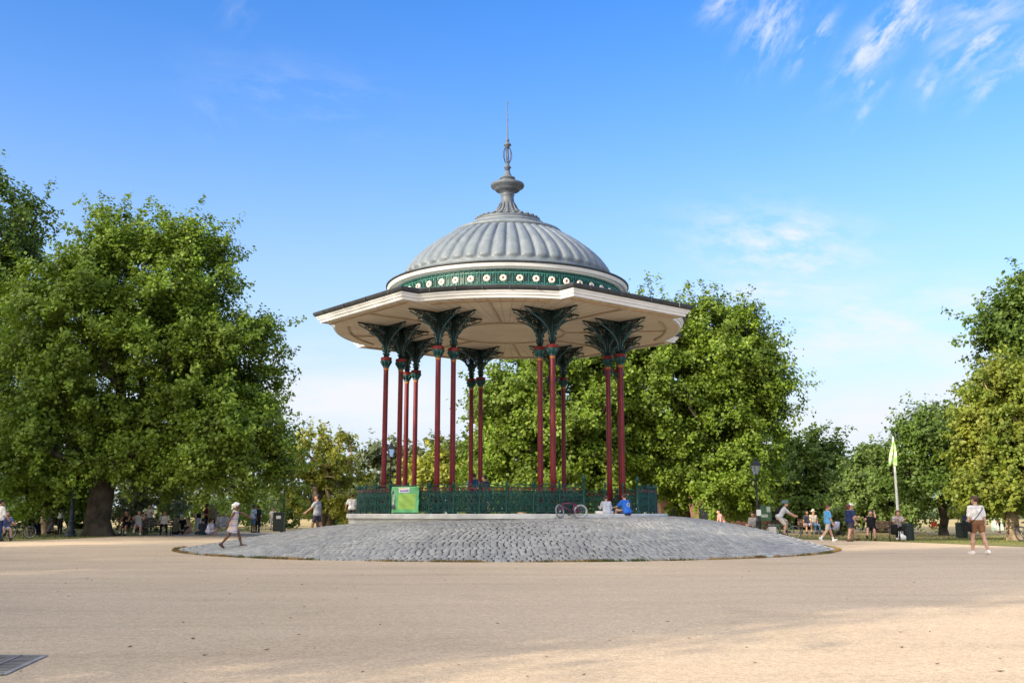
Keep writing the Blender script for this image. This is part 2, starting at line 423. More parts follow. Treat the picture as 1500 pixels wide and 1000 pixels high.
# steel drain grate at the lower left
M_STEEL = mat('grate_steel', (0.30, 0.285, 0.265), 0.6, 0.2, 4.0, 0.3, 20.0, metal=0.2)
M_DARK = mat('drain_dark', (0.012, 0.012, 0.012), 0.9)
c0 = on_ground(66, 962); c1 = on_ground(18, 984)
e = Vector((c1[0] - c0[0], c1[1] - c0[1], 0)); L = e.length * 1.25; e.normalize(); q = Vector((-1.0, 0.05, 0)).normalized()
dr = thing('drain_grate', 'rectangular steel drain grate set in the gravel', 'drain', (c0[0], c0[1], 0.01))
A = Vector((0, 0, 0)); B = e * L; Cc = e * L + q * 1.1; D = q * 1.1
mb = MB(); mb.add([A, B, Cc, D], [(0, 1, 2, 3)]); mb.build('drain_pit', M_DARK, dr)
def flat_bar(mb, P, Q, wd, z):
    d = Q - P; mb.box(((P.x + Q.x) / 2, (P.y + Q.y) / 2, z), (d.length, wd, .004), math.atan2(d.y, d.x))
mb = MB()
for P, Q in ((A, B), (B, Cc), (Cc, D), (D, A)): flat_bar(mb, P, Q, .05, .006)
mb.build('frame', M_STEEL, dr)
mb = MB()
for i in range(1, 13): flat_bar(mb, A + e * L * i / 13, A + e * L * i / 13 + q * 1.1, .032, .004)
for i in range(1, 5): flat_bar(mb, q * 1.1 * i / 5, q * 1.1 * i / 5 + e * L, .022, .0105)
mb.build('bars', M_STEEL, dr)

# ================================================================ bandstand
ROT = R(-5.3); RC, BN, BW = 6.60, 6.63, 2.72
M_STONE = mat('plinth_stone', (0.66, 0.65, 0.61), 0.85, 0.16, 1.6, 0.4, 30.0)
M_FLOOR = mat('platform_floor', (0.30, 0.29, 0.27), 0.85, 0.15, 2.0)
M_WHITE = mat('white_paint', (0.82, 0.82, 0.80), 0.45, 0.05, 1.5, 0.1, 8.0)
M_CREAM = mat('cream_paint', (0.80, 0.68, 0.50), 0.6, 0.06, 1.0)
M_RIB = mat('rib_paint', (0.52, 0.40, 0.27), 0.6, 0.1, 2.0)
M_GUTTER = mat('gutter_iron', (0.040, 0.045, 0.050), 0.45, 0.2, 3.0)
M_SLATE = mat('roof_lead', (0.16, 0.18, 0.20), 0.6, 0.2, 2.0)
M_LEAD, N, b, out = new_mat('dome_lead')
co = N.n('ShaderNodeTexCoord').outputs['Object']
mp = N.n('ShaderNodeMapping'); mp.inputs['Scale'].default_value = (1, 1, 0.25); N.l(co, mp.inputs[0])
c = N.ramp(N.noise(mp.outputs[0], 3.5, 6, 0.62), [(0.25, (0.10, 0.128, 0.158)), (0.5, (0.145, 0.175, 0.206)), (0.75, (0.188, 0.218, 0.248))])
c = N.mix(1.0, c, N.ramp(N.noise(co, 40.0, 3), [(0.3, 0.9), (0.7, 1.08)]), 'MULTIPLY')
N.l(c, b.inputs['Base Color']); b.inputs['Roughness'].default_value = 0.48; b.inputs['Specular IOR Level'].default_value = 0.45
M_TEAL = mat('teal_paint', (0.045, 0.20, 0.17), 0.5, 0.25, 8.0)
M_TEAL_D = mat('teal_dark', (0.012, 0.060, 0.052), 0.45, 0.3, 8.0)
M_BRACK = mat('bracket_paint', (0.010, 0.034, 0.035), 0.42, 0.3, 6.0)
M_BRIB = mat('bracket_rib', (0.05, 0.15, 0.18), 0.4, 0.2, 6.0)
M_RED = mat('column_red', (0.16, 0.009, 0.014), 0.40, 0.14, 3.0, spec=0.35)
M_COLLAR = mat('collar_red', (0.17, 0.014, 0.016), 0.4, 0.15, 5.0)
M_GOLD = mat('ring_orange', (0.38, 0.13, 0.03), 0.45, 0.15, 5.0)
M_ROS = mat('rosette_cream', (0.82, 0.77, 0.64), 0.55, 0.06, 8.0)
M_ROSC = mat('rosette_centre', (0.28, 0.04, 0.02), 0.5)

# cream boards: radial grooves
M_SOFFIT, N, b, out = new_mat('soffit_boards')
co = N.n('ShaderNodeTexCoord').outputs['Object']; s3 = N.n('ShaderNodeSeparateXYZ'); N.l(co, s3.inputs[0])
th = N.math('ARCTAN2', s3.outputs[0], s3.outputs[1])
gr = N.math('FRACT', N.math('MULTIPLY', th, 96 / (2 * math.pi)))
gr = N.math('ABSOLUTE', N.math('SUBTRACT', gr, 0.5))
c = N.ramp(N.noise(co, 1.2, 4), [(0.3, (0.70, 0.57, 0.40)), (0.7, (0.82, 0.69, 0.50))])
c = N.mix(1.0, c, N.ramp(gr, [(0.0, 0.58), (0.07, 0.95), (0.12, 1.0)]), 'MULTIPLY')
N.l(c, b.inputs['Base Color']); b.inputs['Roughness'].default_value = 0.55

BS = thing('bandstand', 'domed Victorian bandstand with dark red iron columns on a stone plinth', 'bandstand', (CX, CY, 0))

def polar(r, t, z): return (r * math.cos(t), r * math.sin(t), z)
def outline(o):
    """Plan of the eaves: round between four straight bays that stand proud of it; o = offset outwards."""
    pts = []
    Rr, Nn, W = RC + o, BN + o, BW + o
    ni = math.sqrt(max(0.01, Rr * Rr - W * W)); half = math.atan2(W, ni)
    for j in range(4):
        bc = R(45 + 90 * j) + ROT
        n = (math.cos(bc), math.sin(bc)); t = (-n[1], n[0])
        P = lambda a, s_: (n[0] * a + t[0] * s_, n[1] * a + t[1] * s_)
        for a, s_ in ((ni, -W), (Nn, -W), (Nn, -W * 0.5), (Nn, 0), (Nn, W * 0.5), (Nn, W), (ni, W)): pts.append(P(a, s_))
        a0 = bc + half; a1 = bc + R(90) - half
        for i in range(1, 16):
            q = a0 + (a1 - a0) * i / 16; pts.append((Rr * math.cos(q), Rr * math.sin(q)))
    return pts
def sweep(mb, prof, smooth=False):
    mb.strip([[(x, y, z) for x, y in outline(o)] for o, z in prof], True, smooth)
def circle(r, z, n=96): return [polar(r, 2 * math.pi * k / n, z) for k in range(n)]

# plinth and floor
mb = MB(); mb.lathe([(5.86, -0.1), (5.86, 1.06), (5.95, 1.07), (5.95, 1.20), (5.92, 1.22), (5.5, 1.222)], 96, smooth=False, cap=False)
mb.build('plinth', M_STONE, BS)
mb = MB(); mb.add([polar(5.6, 2 * math.pi * k / 72, 1.218) for k in range(72)], [tuple(range(72))]); mb.build('platform', M_FLOOR, BS)

# columns: eight pairs, two pairs to a bay, each pair standing square to the bay front
SH = 6.52 - 1.222
def column_meshes():
    d = {}
    mb = MB(); mb.lathe([(0.093, 0.32), (0.096, 1.2), (0.088, SH - 0.10), (0.084, SH - 0.06)], 20); d['shaft'] = (mb, M_RED)
    mb = MB(); mb.lathe([(0.17, 0.0), (0.17, 0.10), (0.14, 0.12), (0.15, 0.16), (0.12, 0.20), (0.125, 0.26), (0.10, 0.32)], 20); d['base'] = (mb, M_TEAL_D)
    mb = MB(); mb.lathe([(0.089, SH - 0.12), (0.096, SH - 0.11), (0.096, SH - 0.03), (0.089, SH - 0.02)], 20); d['ring'] = (mb, M_GOLD)
    mb = MB(); mb.lathe([(0.10, SH - 0.02), (0.125, SH), (0.10, SH + 0.04), (0.115, SH + 0.10), (0.17, SH + 0.20), (0.20, SH + 0.24)], 20)
    for k in range(8):                                 # leaves of the bell
        t = 2 * math.pi * k / 8
        mb.tube([polar(.105, t, SH + .05), polar(.16, t, SH + .15), polar(.215, t, SH + .22)], [.03, .035, .02], 6)
    d['capital'] = (mb, mat('capital_teal', (0.018, 0.085, 0.085), 0.45, 0.25, 8.0))
    mb = MB(); mb.lathe([(0.19, SH + 0.24), (0.215, SH + 0.25), (0.20, SH + 0.29), (0.21, SH + 0.35), (0.19, SH + 0.37)], 8, smooth=False); d['collar'] = (mb, M_COLLAR)
    mb = MB(); mb.lathe([(0.085, SH + 0.36), (0.075, 8.05 - 1.222)], 12); d['stem'] = (mb, M_BRACK)
    return d
def bracket_mesh():
    """Trumpet-shaped cast bracket in the x-z plane: curved rib, top rail, scrolls and straps."""
    z0, z1, Lb = SH + 0.37, 8.06 - 1.222, 1.2
    mb = MB(); n = 14
    def rib(t): return (0.085 + (Lb - 0.085) * t ** 2.6, z0 + (z1 - 0.09 - z0) * t ** 0.85)
    mb.tube([(rib(i / n)[0], 0, rib(i / n)[1]) for i in range(n + 1)], 0.024, 6, m=1)
    mb.tube([(0.05, 0, z1 - .015), (Lb + .04, 0, z1 - .015)], 0.03, 6)
    mb.tube([(0.09, 0, z0), (0.09, 0, z1)], 0.022, 6)
    mb.tube([(0.30 + .1 * i / 8 + 0.28 * (i / 8) ** 2, 0, z1 - 0.62 + .6 * (i / 8)) for i in range(9)], .014, 5)
    def scroll(x, z, r, w=0.013, turns=1.6, ph=0.0, sg=1):
        P = []
        for i in range(19):
            q = i / 18; t = ph + sg * q * turns * 2 * math.pi; rr = r * (1 - 0.78 * q)
            P.append((x + rr * math.cos(t), 0, z + rr * math.sin(t)))
        mb.tube(P, w, 5)
    for (x, dz, r, ph, sg) in ((0.88, -.085, .055, 0, 1), (0.75, -.10, .07, 2, -1), (0.60, -.13, .085, 0, 1), (0.44, -.15, .10, 3, -1), (0.24, -.14, .11, 0, 1), (0.22, -.38, .10, 1, 1), (0.42, -.36, .075, 2, -1), (0.19, -.60, .075, 0, -1), (0.30, -.54, .05, 0, 1), (0.165, -.78, .055, 2, 1), (0.14, -.94, .04, 0, -1), (0.13, -1.05, .03, 0, 1), (0.98, -.06, .03, 0, 1), (.56, -.28, .05, 0, 1)):
        scroll(x, z1 + dz, r, 0.014 if r > .06 else .011, 1.7, ph, sg)
    # pierced web behind the scrolls
    for i in range(13):
        t = 0.30 + 0.66 * i / 13; x, z = rib(t)
        mb.box(((x + 0.1) / 2, 0, z + 0.02), (x - 0.1 + .02, 0.012, 0.016)) if i % 2 == 0 else None
        mb.tube([(x, 0, z), (max(0.10, x - 0.16), 0, min(z1, z + 0.20))], 0.011, 4)
    for i in range(9):
        x = 0.16 + 0.09 * i
        mb.tube([(x, 0, z1 - .02), (x + .04, 0, z1 - .10 - .32 * (1 - i / 9) ** 1.5)], .010, 4)
    return mb
CM = column_meshes(); proto = None
for j in range(4):
    bc = R(45 + 90 * j) + ROT; n = Vector((math.cos(bc), math.sin(bc), 0)); t = Vector((-n.y, n.x, 0))
    for sg in (-1, 1):
        for k in (0, 1):
            p = n * (4.42 - 0.645 * k) + t * (1.648 * sg)
            if proto is None:
                c = empty('column', (p.x, p.y, 1.222), bc); c.parent = BS
                for nm, (mb, m) in CM.items(): mb.build(nm, m, c)
                br = bracket_mesh().build('bracket', [M_BRACK, M_BRIB], c)
                for q in (90, 180, 270):
                    b2 = br.copy(); COL.objects.link(b2); b2.parent = c; b2.rotation_euler = (0, 0, R(q))
                proto = c
            else:
                c = copy_tree(proto, BS); c.location = (p.x, p.y, 1.222); c.rotation_euler = (0, 0, bc)

# ceiling, ribs
ol = outline(-0.04); mb = MB()
mb.add([(x, y, 8.08) for x, y in ol] + [(0, 0, 8.08)], [(i, (i + 1) % len(ol), len(ol)) for i in range(len(ol))])
mb.build('ceiling', M_SOFFIT, BS)
mb = MB()
def bar(a, c, wd=.06, h=.05, z=8.05):
    d = Vector(c) - Vector(a); mb.box(((a[0] + c[0]) / 2, (a[1] + c[1]) / 2, z), (d.length, wd, h), math.atan2(d.y, d.x))
for k in range(8):
    t = R(45 * k) + ROT; bar(polar(2.2, t, 0), polar(6.05 if k % 2 == 0 else 6.2, t, 0))
for rr in (2.2,):
    P = circle(rr, 0, 64)
    for i in range(64): bar(P[i], P[(i + 1) % 64], .08, .05, 8.052)
for j in range(4):
    bc = R(45 + 90 * j) + ROT; nn = Vector((math.cos(bc), math.sin(bc), 0)); tt = Vector((-nn.y, nn.x, 0))
    bar(nn * 6.25 - tt * 2.45, nn * 6.25 + tt * 2.45, .07, .05, 8.054)
    a0 = bc + R(26); 
    for i in range(16):
        q0 = a0 + R(38) * i / 16; q1 = a0 + R(38) * (i + 1) / 16
        bar(polar(6.05, q0, 0), polar(6.05, q1, 0), .07, .05, 8.051)
mb.build('ceiling_ribs', M_RIB, BS)

# fascia, gutter and low roof
mb = MB(); sweep(mb, [(-0.08, 8.07), (-0.01, 8.07), (0.0, 8.15), (0.05, 8.17), (0.055, 8.22), (0.09, 8.25), (0.115, 8.295)])
mb.build('fascia', M_WHITE, BS)
mb = MB(); sweep(mb, [(0.10, 8.297), (0.14, 8.31), (0.18, 8.36), (0.195, 8.43), (0.18, 8.455), (0.14, 8.43), (0.08, 8.40)])
O = outline(0.135)
for i in range(0, len(O)):
    a, c = Vector(O[i]), Vector(O[(i + 1) % len(O)]); d = c - a
    m_ = max(1, int(d.length / 0.9))
    if d.length > 0.8 or i % 3 == 0:
        for k in range(m_):
            p = a + d * ((k + .5) / m_); nrm = p.normalized(); mb.box((p.x + nrm.x * .05, p.y + nrm.y * .05, 8.38), (.05, .05, .12), math.atan2(nrm.y, nrm.x))
mb.build('gutter', M_GUTTER, BS)
mb = MB(); o2 = outline(0.10); rows = [[(x, y, 8.41) for x, y in o2], [(x * 4.42 / math.hypot(x, y), y * 4.42 / math.hypot(x, y), 8.97) for x, y in o2]]
mb.strip(rows, True, False); mb.build('lower_roof', M_SLATE, BS)

# frieze with cast panels and rosettes
mb = MB(); mb.lathe([(4.34, 8.85), (4.34, 9.58)], 144, cap=False)
fr = mb.build('frieze', M_TEAL_D, BS)
mb = MB()
for k in range(144):
    t = 2 * math.pi * k / 144; mb.box(polar(4.36, t, 9.22), (.03, .022, .64), t)
    mb.box(polar(4.365, t + .0218, 9.44), (.03, .10, .035), t); mb.box(polar(4.365, t + .0218, 9.36), (.025, .05, .07), t + .3)
    mb.box(polar(4.365, t + .0218, 9.08), (.025, .09, .05), t)
for z in (9.53, 9.42, 9.02): 
    P = circle(4.365, z, 144); mb.tube(P + [P[0]], .022, 5, cap=False)
mb.build('frieze_tracery', M_TEAL, fr)
ros = None
for k in range(48):
    t = 2 * math.pi * (k + .5) / 48 + ROT
    if ros is None:
        mb = MB()
        P = [(0.0, .045), (.035, .05), (.05, .03), (.10, .045), (.125, .03), (.135, .0)]
        mb.strip([[(h, r_ * math.cos(2 * math.pi * q / 20), r_ * math.sin(2 * math.pi * q / 20)) for q in range(20)] for r_, h in ((.001, .03), (.05, .03), (.055, .05), (.10, .045), (.115, .03), (.125, 0))])
        mb.strip([[(h, r_ * math.cos(2 * math.pi * q / 12), r_ * math.sin(2 * math.pi * q / 12)) for q in range(12)] for r_, h in ((.001, .045), (.03, .04), (.036, .028))], m=1)
        ros = mb.build('rosette', [M_ROS, M_ROSC], fr); o = ros
    else:
        o = ros.copy(); COL.objects.link(o); o.parent = fr
    o.location = polar(4.375, t, 9.23); o.rotation_euler = (0, 0, t)

# dome
mb = MB(); mb.lathe([(4.28, 9.55), (4.44, 9.56), (4.48, 9.60), (4.58, 9.61), (4.62, 9.68), (4.64, 9.72)], 144, cap=False, smooth=False); mb.build('dome_cornice', M_WHITE, BS)
mb = MB(); mb.lathe([(4.62, 9.722), (4.68, 9.735), (4.69, 9.79), (4.64, 9.81), (4.45, 9.78), (4.2, 9.80), (4.03, 9.87)], 144, cap=False); mb.build('dome_gutter', M_GUTTER, BS)
prof = [(4.05, 9.85), (4.02, 9.98), (3.95, 10.18), (3.83, 10.42), (3.65, 10.66), (3.43, 10.89), (3.19, 11.11), (2.93, 11.32), (2.65, 11.53), (2.36, 11.72), (2.10, 11.88)]
# resample
pr = []
for i in range(len(prof) - 1):
    for k in range(4): pr.append((prof[i][0] + (prof[i + 1][0] - prof[i][0]) * k / 4, prof[i][1] + (prof[i + 1][1] - prof[i][1]) * k / 4))
pr.append(prof[-1])
nf, sub = 48, 12; nn_ = nf * sub; rows = []
for i, (r, z) in enumerate(pr):
    row = []; q = i / (len(pr) - 1)
    a = pr[max(0, i - 1)]; c = pr[min(len(pr) - 1, i + 1)]; dr_, dz_ = c[0] - a[0], c[1] - a[1]; L_ = math.hypot(dr_, dz_); nr, nz = dz_ / L_, -dr_ / L_
    arc = r * 2 * math.pi / nf
    for k in range(nn_):
        u = ((k % sub) + 0.5) / sub - 0.5                 # -.5 .. .5 across one flute
        half = 0.42
        e = 1.0
        if q < 0.20:                                      # rounded lower end
            d_ = (0.20 - q) * 5.4 / 0.16
            e = -1 if d_ >= 1 else math.sqrt(1 - d_ * d_)
        h = 0.0
        if e > 0 and abs(u) < half * e: h = max(0, 1 - abs(u / (half * e)) ** 2.6) ** .5 * min(0.11, arc * .26) * (1 if q < .93 else (1 - q) / .07) * e
        t = 2 * math.pi * k / nn_
        row.append(polar(r + nr * h, t, z + nz * h))
    rows.append(row)
mb = MB(); mb.strip(rows, True, True); mb.build('dome', M_LEAD, BS)
mb = MB(); mb.lathe([(2.08, 11.82), (2.18, 11.88), (2.20, 11.95), (2.14, 12.02), (2.0, 12.06), (1.80, 12.12), (1.45, 12.30)], 96, cap=False)
mb.lathe([(1.52, 12.24), (1.56, 12.29), (1.50, 12.35), (1.30, 12.42), (1.15, 12.48)], 96, cap=False)
mb.build('dome_ring', M_LEAD, BS)
mb = MB()
mb.lathe([(1.26, 12.44), (1.28, 12.52), (1.18, 12.58), (0.85, 12.70), (0.62, 12.80), (0.50, 12.90)], 64, cap=False)
for k in range(28):                                     # crest of leaves on the crown
    t = 2 * math.pi * k / 28; mb.ball(polar(1.2, t, 12.57), (.11, .11, .07), 8)
for k in range(16):
    t = 2 * math.pi * k / 16; mb.tube([polar(.60, t, 12.80), polar(.42, t, 12.98), polar(.30, t, 13.26)], [.06, .05, .02], 6)
M_FIN = mat('finial_lead', (0.105, 0.125, 0.15), 0.5, 0.2, 5.0)
mb.build('dome_crown', M_FIN, BS)
fin = empty('finial', (0, 0, 0)); fin.parent = BS
mb = MB(); mb.lathe([(0.52, 12.88), (0.42, 12.98), (0.34, 13.12), (0.275, 13.32), (0.245, 13.52), (0.26, 13.56), (0.275, 13.60), (0.26, 13.63), (0.28, 13.68), (0.36, 13.74), (0.46, 13.78), (0.50, 13.82), (0.52, 13.88), (0.64, 13.93), (0.675, 14.0), (0.65, 14.06), (0.50, 14.09), (0.31, 14.14), (0.26, 14.20), (0.25, 14.25), (0.31, 14.28), (0.31, 14.32), (0.20, 14.36), (0.13, 14.48), (0.10, 14.60)], 40)
mb.build('urn', M_FIN, fin)
mb = MB(); mb.lathe([(0.10, 14.58), (0.09, 14.70), (0.14, 14.73), (0.15, 14.77), (0.09, 14.80), (0.075, 14.92), (0.05, 14.95), (0.045, 15.5), (0.07, 15.55), (0.075, 15.64), (0.15, 15.67), (0.15, 15.72), (0.06, 15.75), (0.05, 15.85), (0.09, 15.88), (0.05, 15.91), (0.030, 16.0), (0.018, 17.0), (0.010, 17.42), (.03, 17.45), (.03, 17.5), (0.005, 17.53)], 16)
mb.build('spike', M_FIN, fin)
mb = MB()
for k in range(6):
    t = 2 * math.pi * k / 6 + .3; mb.tube([polar(r_, t, z) for r_, z in ((.06, 14.93), (.12, 15.02), (.175, 15.2), (.175, 15.34), (.13, 15.5), (.08, 15.6))], .016, 6)
mb.build('cage', M_GUTTER, fin)

# railing
NP = 40; RR = 5.55; STEP = 2 * math.pi / NP; WP = 2 * RR * math.sin(STEP / 2)
M_RAIL = mat('railing_paint', (0.012, 0.068, 0.055), 0.5, 0.3, 6.0, spec=0.3)
M_RAIL_R = mat('railing_rosette', (0.16, 0.03, 0.03), 0.5)
def panel():
    mb = MB(); h = 0.93; x0, x1 = -WP / 2 + .03, WP / 2 - .03
    mb.tube([(x0, 0, .07), (x1, 0, .07)], .022, 4); mb.tube([(x0, 0, .13), (x1, 0, .13)], .02, 4); mb.tube([(x0, 0, .46), (x1, 0, .46)], .02, 4); mb.tube([(x0, 0, .72), (x1, 0, .72)], .02, 4); mb.tube([(x0, 0, .84), (x1, 0, .84)], .016, 4)
    mb.tube([(x0 + (x1 - x0) * i / 10, 0, h - .045 + .055 * math.sin(math.pi * i / 10)) for i in range(11)], .026, 6, flat=.7)
    W = x1 - x0
    for i in range(5): mb.tube([(x0 + W * i / 4, 0, .07), (x0 + W * i / 8, 0, .84)], .02, 4)
    for i in range(4):
        xc = x0 + W * (i + .5) / 4
        mb.ring((xc, 0, .295), .088, .018, 'y', 14, 4); mb.ring((xc, 0, .295), .04, .018, 'y', 10, 4)
        mb.ring((xc, 0, .59), .088, .018, 'y', 14, 4); mb.tube([(xc - .08, 0, .5), (xc + .08, 0, .69)], .016, 4); mb.tube([(xc + .08, 0, .5), (xc - .08, 0, .69)], .016, 4)
        mb.ball((xc, 0, .59), (.03, .015, .03), 8); mb.ring((xc, 0, .19), .045, .015, 'y', 8, 4); mb.ring((xc, 0, .40), .04, .015, 'y', 8, 4)
        mb.ring((xc, 0, .78), .045, .018, 'y', 10, 4, m=1); mb.ball((xc, 0, .78), (.02, .012, .02), 6, m=1)
    for i in range(5):
        xc = x0 + W * i / 4
        for z in (.295, .59): mb.ring((xc, 0, z), .045, .015, 'y', 8, 4)
    return mb
pp = None; post = None
for k in range(NP):
    th = R(-90) + STEP * (k + .5)
    deg = math.degrees(th) + 90
    gate = 29 < deg < 50
    p0 = polar(RR, th - STEP / 2, 1.222)
    if post is None:
        mb = MB(); mb.lathe([(.05, 0), (.05, .06), (.03, .09), (.026, .9), (.04, .92), (.045, .95), (.03, .98), (.035, 1.0), (.01, 1.04)], 10)
        post = mb.build('railing_post', M_RAIL, BS); o = post
    else:
        o = post.copy(); COL.objects.link(o); o.parent = BS
    o.location = p0
    dd = math.degrees(th - STEP / 2) + 90
    if 26 < dd < 30 or 48 < dd < 57 and not gate and dd < 54.5: o.scale = (1.5, 1.5, 1.22)
    if gate: continue
    if pp is None: pp = panel().build('railing_panel', [M_RAIL, M_RAIL_R], BS); o = pp
    else: o = pp.copy(); COL.objects.link(o); o.parent = BS
    o.location = polar(RR * math.cos(STEP / 2), th, 1.222); o.rotation_euler = (0, 0, th + R(90))

# ================================================================ trees
def leaf_mat(name, cols, yellow=None):
    m, N, b, out = new_mat(name)
    avg = lambda a, b_: tuple((p_ + q_) / 2 for p_, q_ in zip(a, b_)); cols = (avg(cols[0], cols[1]), cols[1], avg(cols[1], cols[2]), avg(cols[2], cols[3]))
    rnd = N.n('ShaderNodeNewGeometry').outputs['Random Per Island']
    co = N.n('ShaderNodeTexCoord').outputs['Object']
    c = N.ramp(rnd, [(0.0, cols[0]), (0.45, cols[1]), (0.93, cols[2]), (1.0, cols[3])])
    if yellow: c = N.mix(N.ramp(N.noise(co, yellow[1], 3), [(0.42, 0.0), (0.62, yellow[2])]), c, yellow[0])
    c = N.mix(1.0, c, N.ramp(N.noise(co, 0.62, 3), [(0.32, 0.70), (0.68, 1.40)]), 'MULTIPLY')
    N.l(c, b.inputs['Base Color']); b.inputs['Roughness'].default_value = 0.5; b.inputs['Specular IOR Level'].default_value = 0.35
    tr = N.n('ShaderNodeBsdfTranslucent')
    N.l(N.mix(1.0, c, (1.25, 1.35, 0.5), 'MULTIPLY'), tr.inputs['Color'])
    mx = N.n('ShaderNodeMixShader'); mx.inputs[0].default_value = 0.30
    N.l(b.outputs[0], mx.inputs[1]); N.l(tr.outputs[0], mx.inputs[2]); N.l(mx.outputs[0], out.inputs[0])
    return m
G = 1.2
def gcol(r, g, b): return (r * G, g * G, b * G)
LF_PLANE = leaf_mat('plane_leaf', (gcol(.062, .105, .013), gcol(.110, .170, .018), gcol(.170, .235, .024), gcol(.25, .29, .045)))
LF_DARK = leaf_mat('dark_leaf', (gcol(.046, .084, .016), gcol(.072, .120, .020), gcol(.100, .156, .026), gcol(.14, .19, .04)))
LF_LIME = leaf_mat('pale_leaf', (gcol(.070, .110, .028), gcol(.105, .160, .038), gcol(.150, .205, .055), gcol(.20, .25, .08)))
LF_GOLD = leaf_mat('golden_leaf', (gcol(.13, .165, .025), gcol(.21, .235, .035), gcol(.28, .285, .045), gcol(.34, .31, .06)), ((.33, .29, .05), 0.55, .4))
LF_YEL = leaf_mat('yellowing_leaf', (gcol(.075, .115, .016), gcol(.120, .165, .022), gcol(.18, .215, .030), gcol(.26, .23, .04)), ((.24, .21, .035), 0.7, .35))
LF_GREY = leaf_mat('grey_leaf', (gcol(.060, .085, .042), gcol(.090, .115, .060), gcol(.120, .145, .075), gcol(.15, .17, .10)))
BARK_M = mat('plane_bark', (0.07, 0.056, 0.042), 0.9, 0.5, 1.5, 1.0, 7.0)
BARK = mat('bark', (0.060, 0.047, 0.034), 0.9, 0.5, 2.5, 1.0, 7.0)
BARK_P = mat('pale_bark', (0.32, 0.24, 0.16), 0.85, 0.45, 2.2, 0.6, 7.0)

def tubes_np(segs, n=6):
    V = []; F = []
    for a, c, ra, rb in segs:
        d = c - a; L = np.linalg.norm(d)
        if L < 1e-5: continue
        d = d / L; u = np.cross(d, (0, 0, 1) if abs(d[2]) < .9 else (1, 0, 0)); u /= np.linalg.norm(u); w_ = np.cross(d, u)
        b0 = len(V)
        for p, r in ((a, ra), (c, rb)):
            for k in range(n):
                t = 2 * math.pi * k / n; V.append(p + (u * math.cos(t) + w_ * math.sin(t)) * r)
        for k in range(n): F.append((b0 + k, b0 + (k + 1) % n, b0 + n + (k + 1) % n, b0 + n + k))
    return V, F

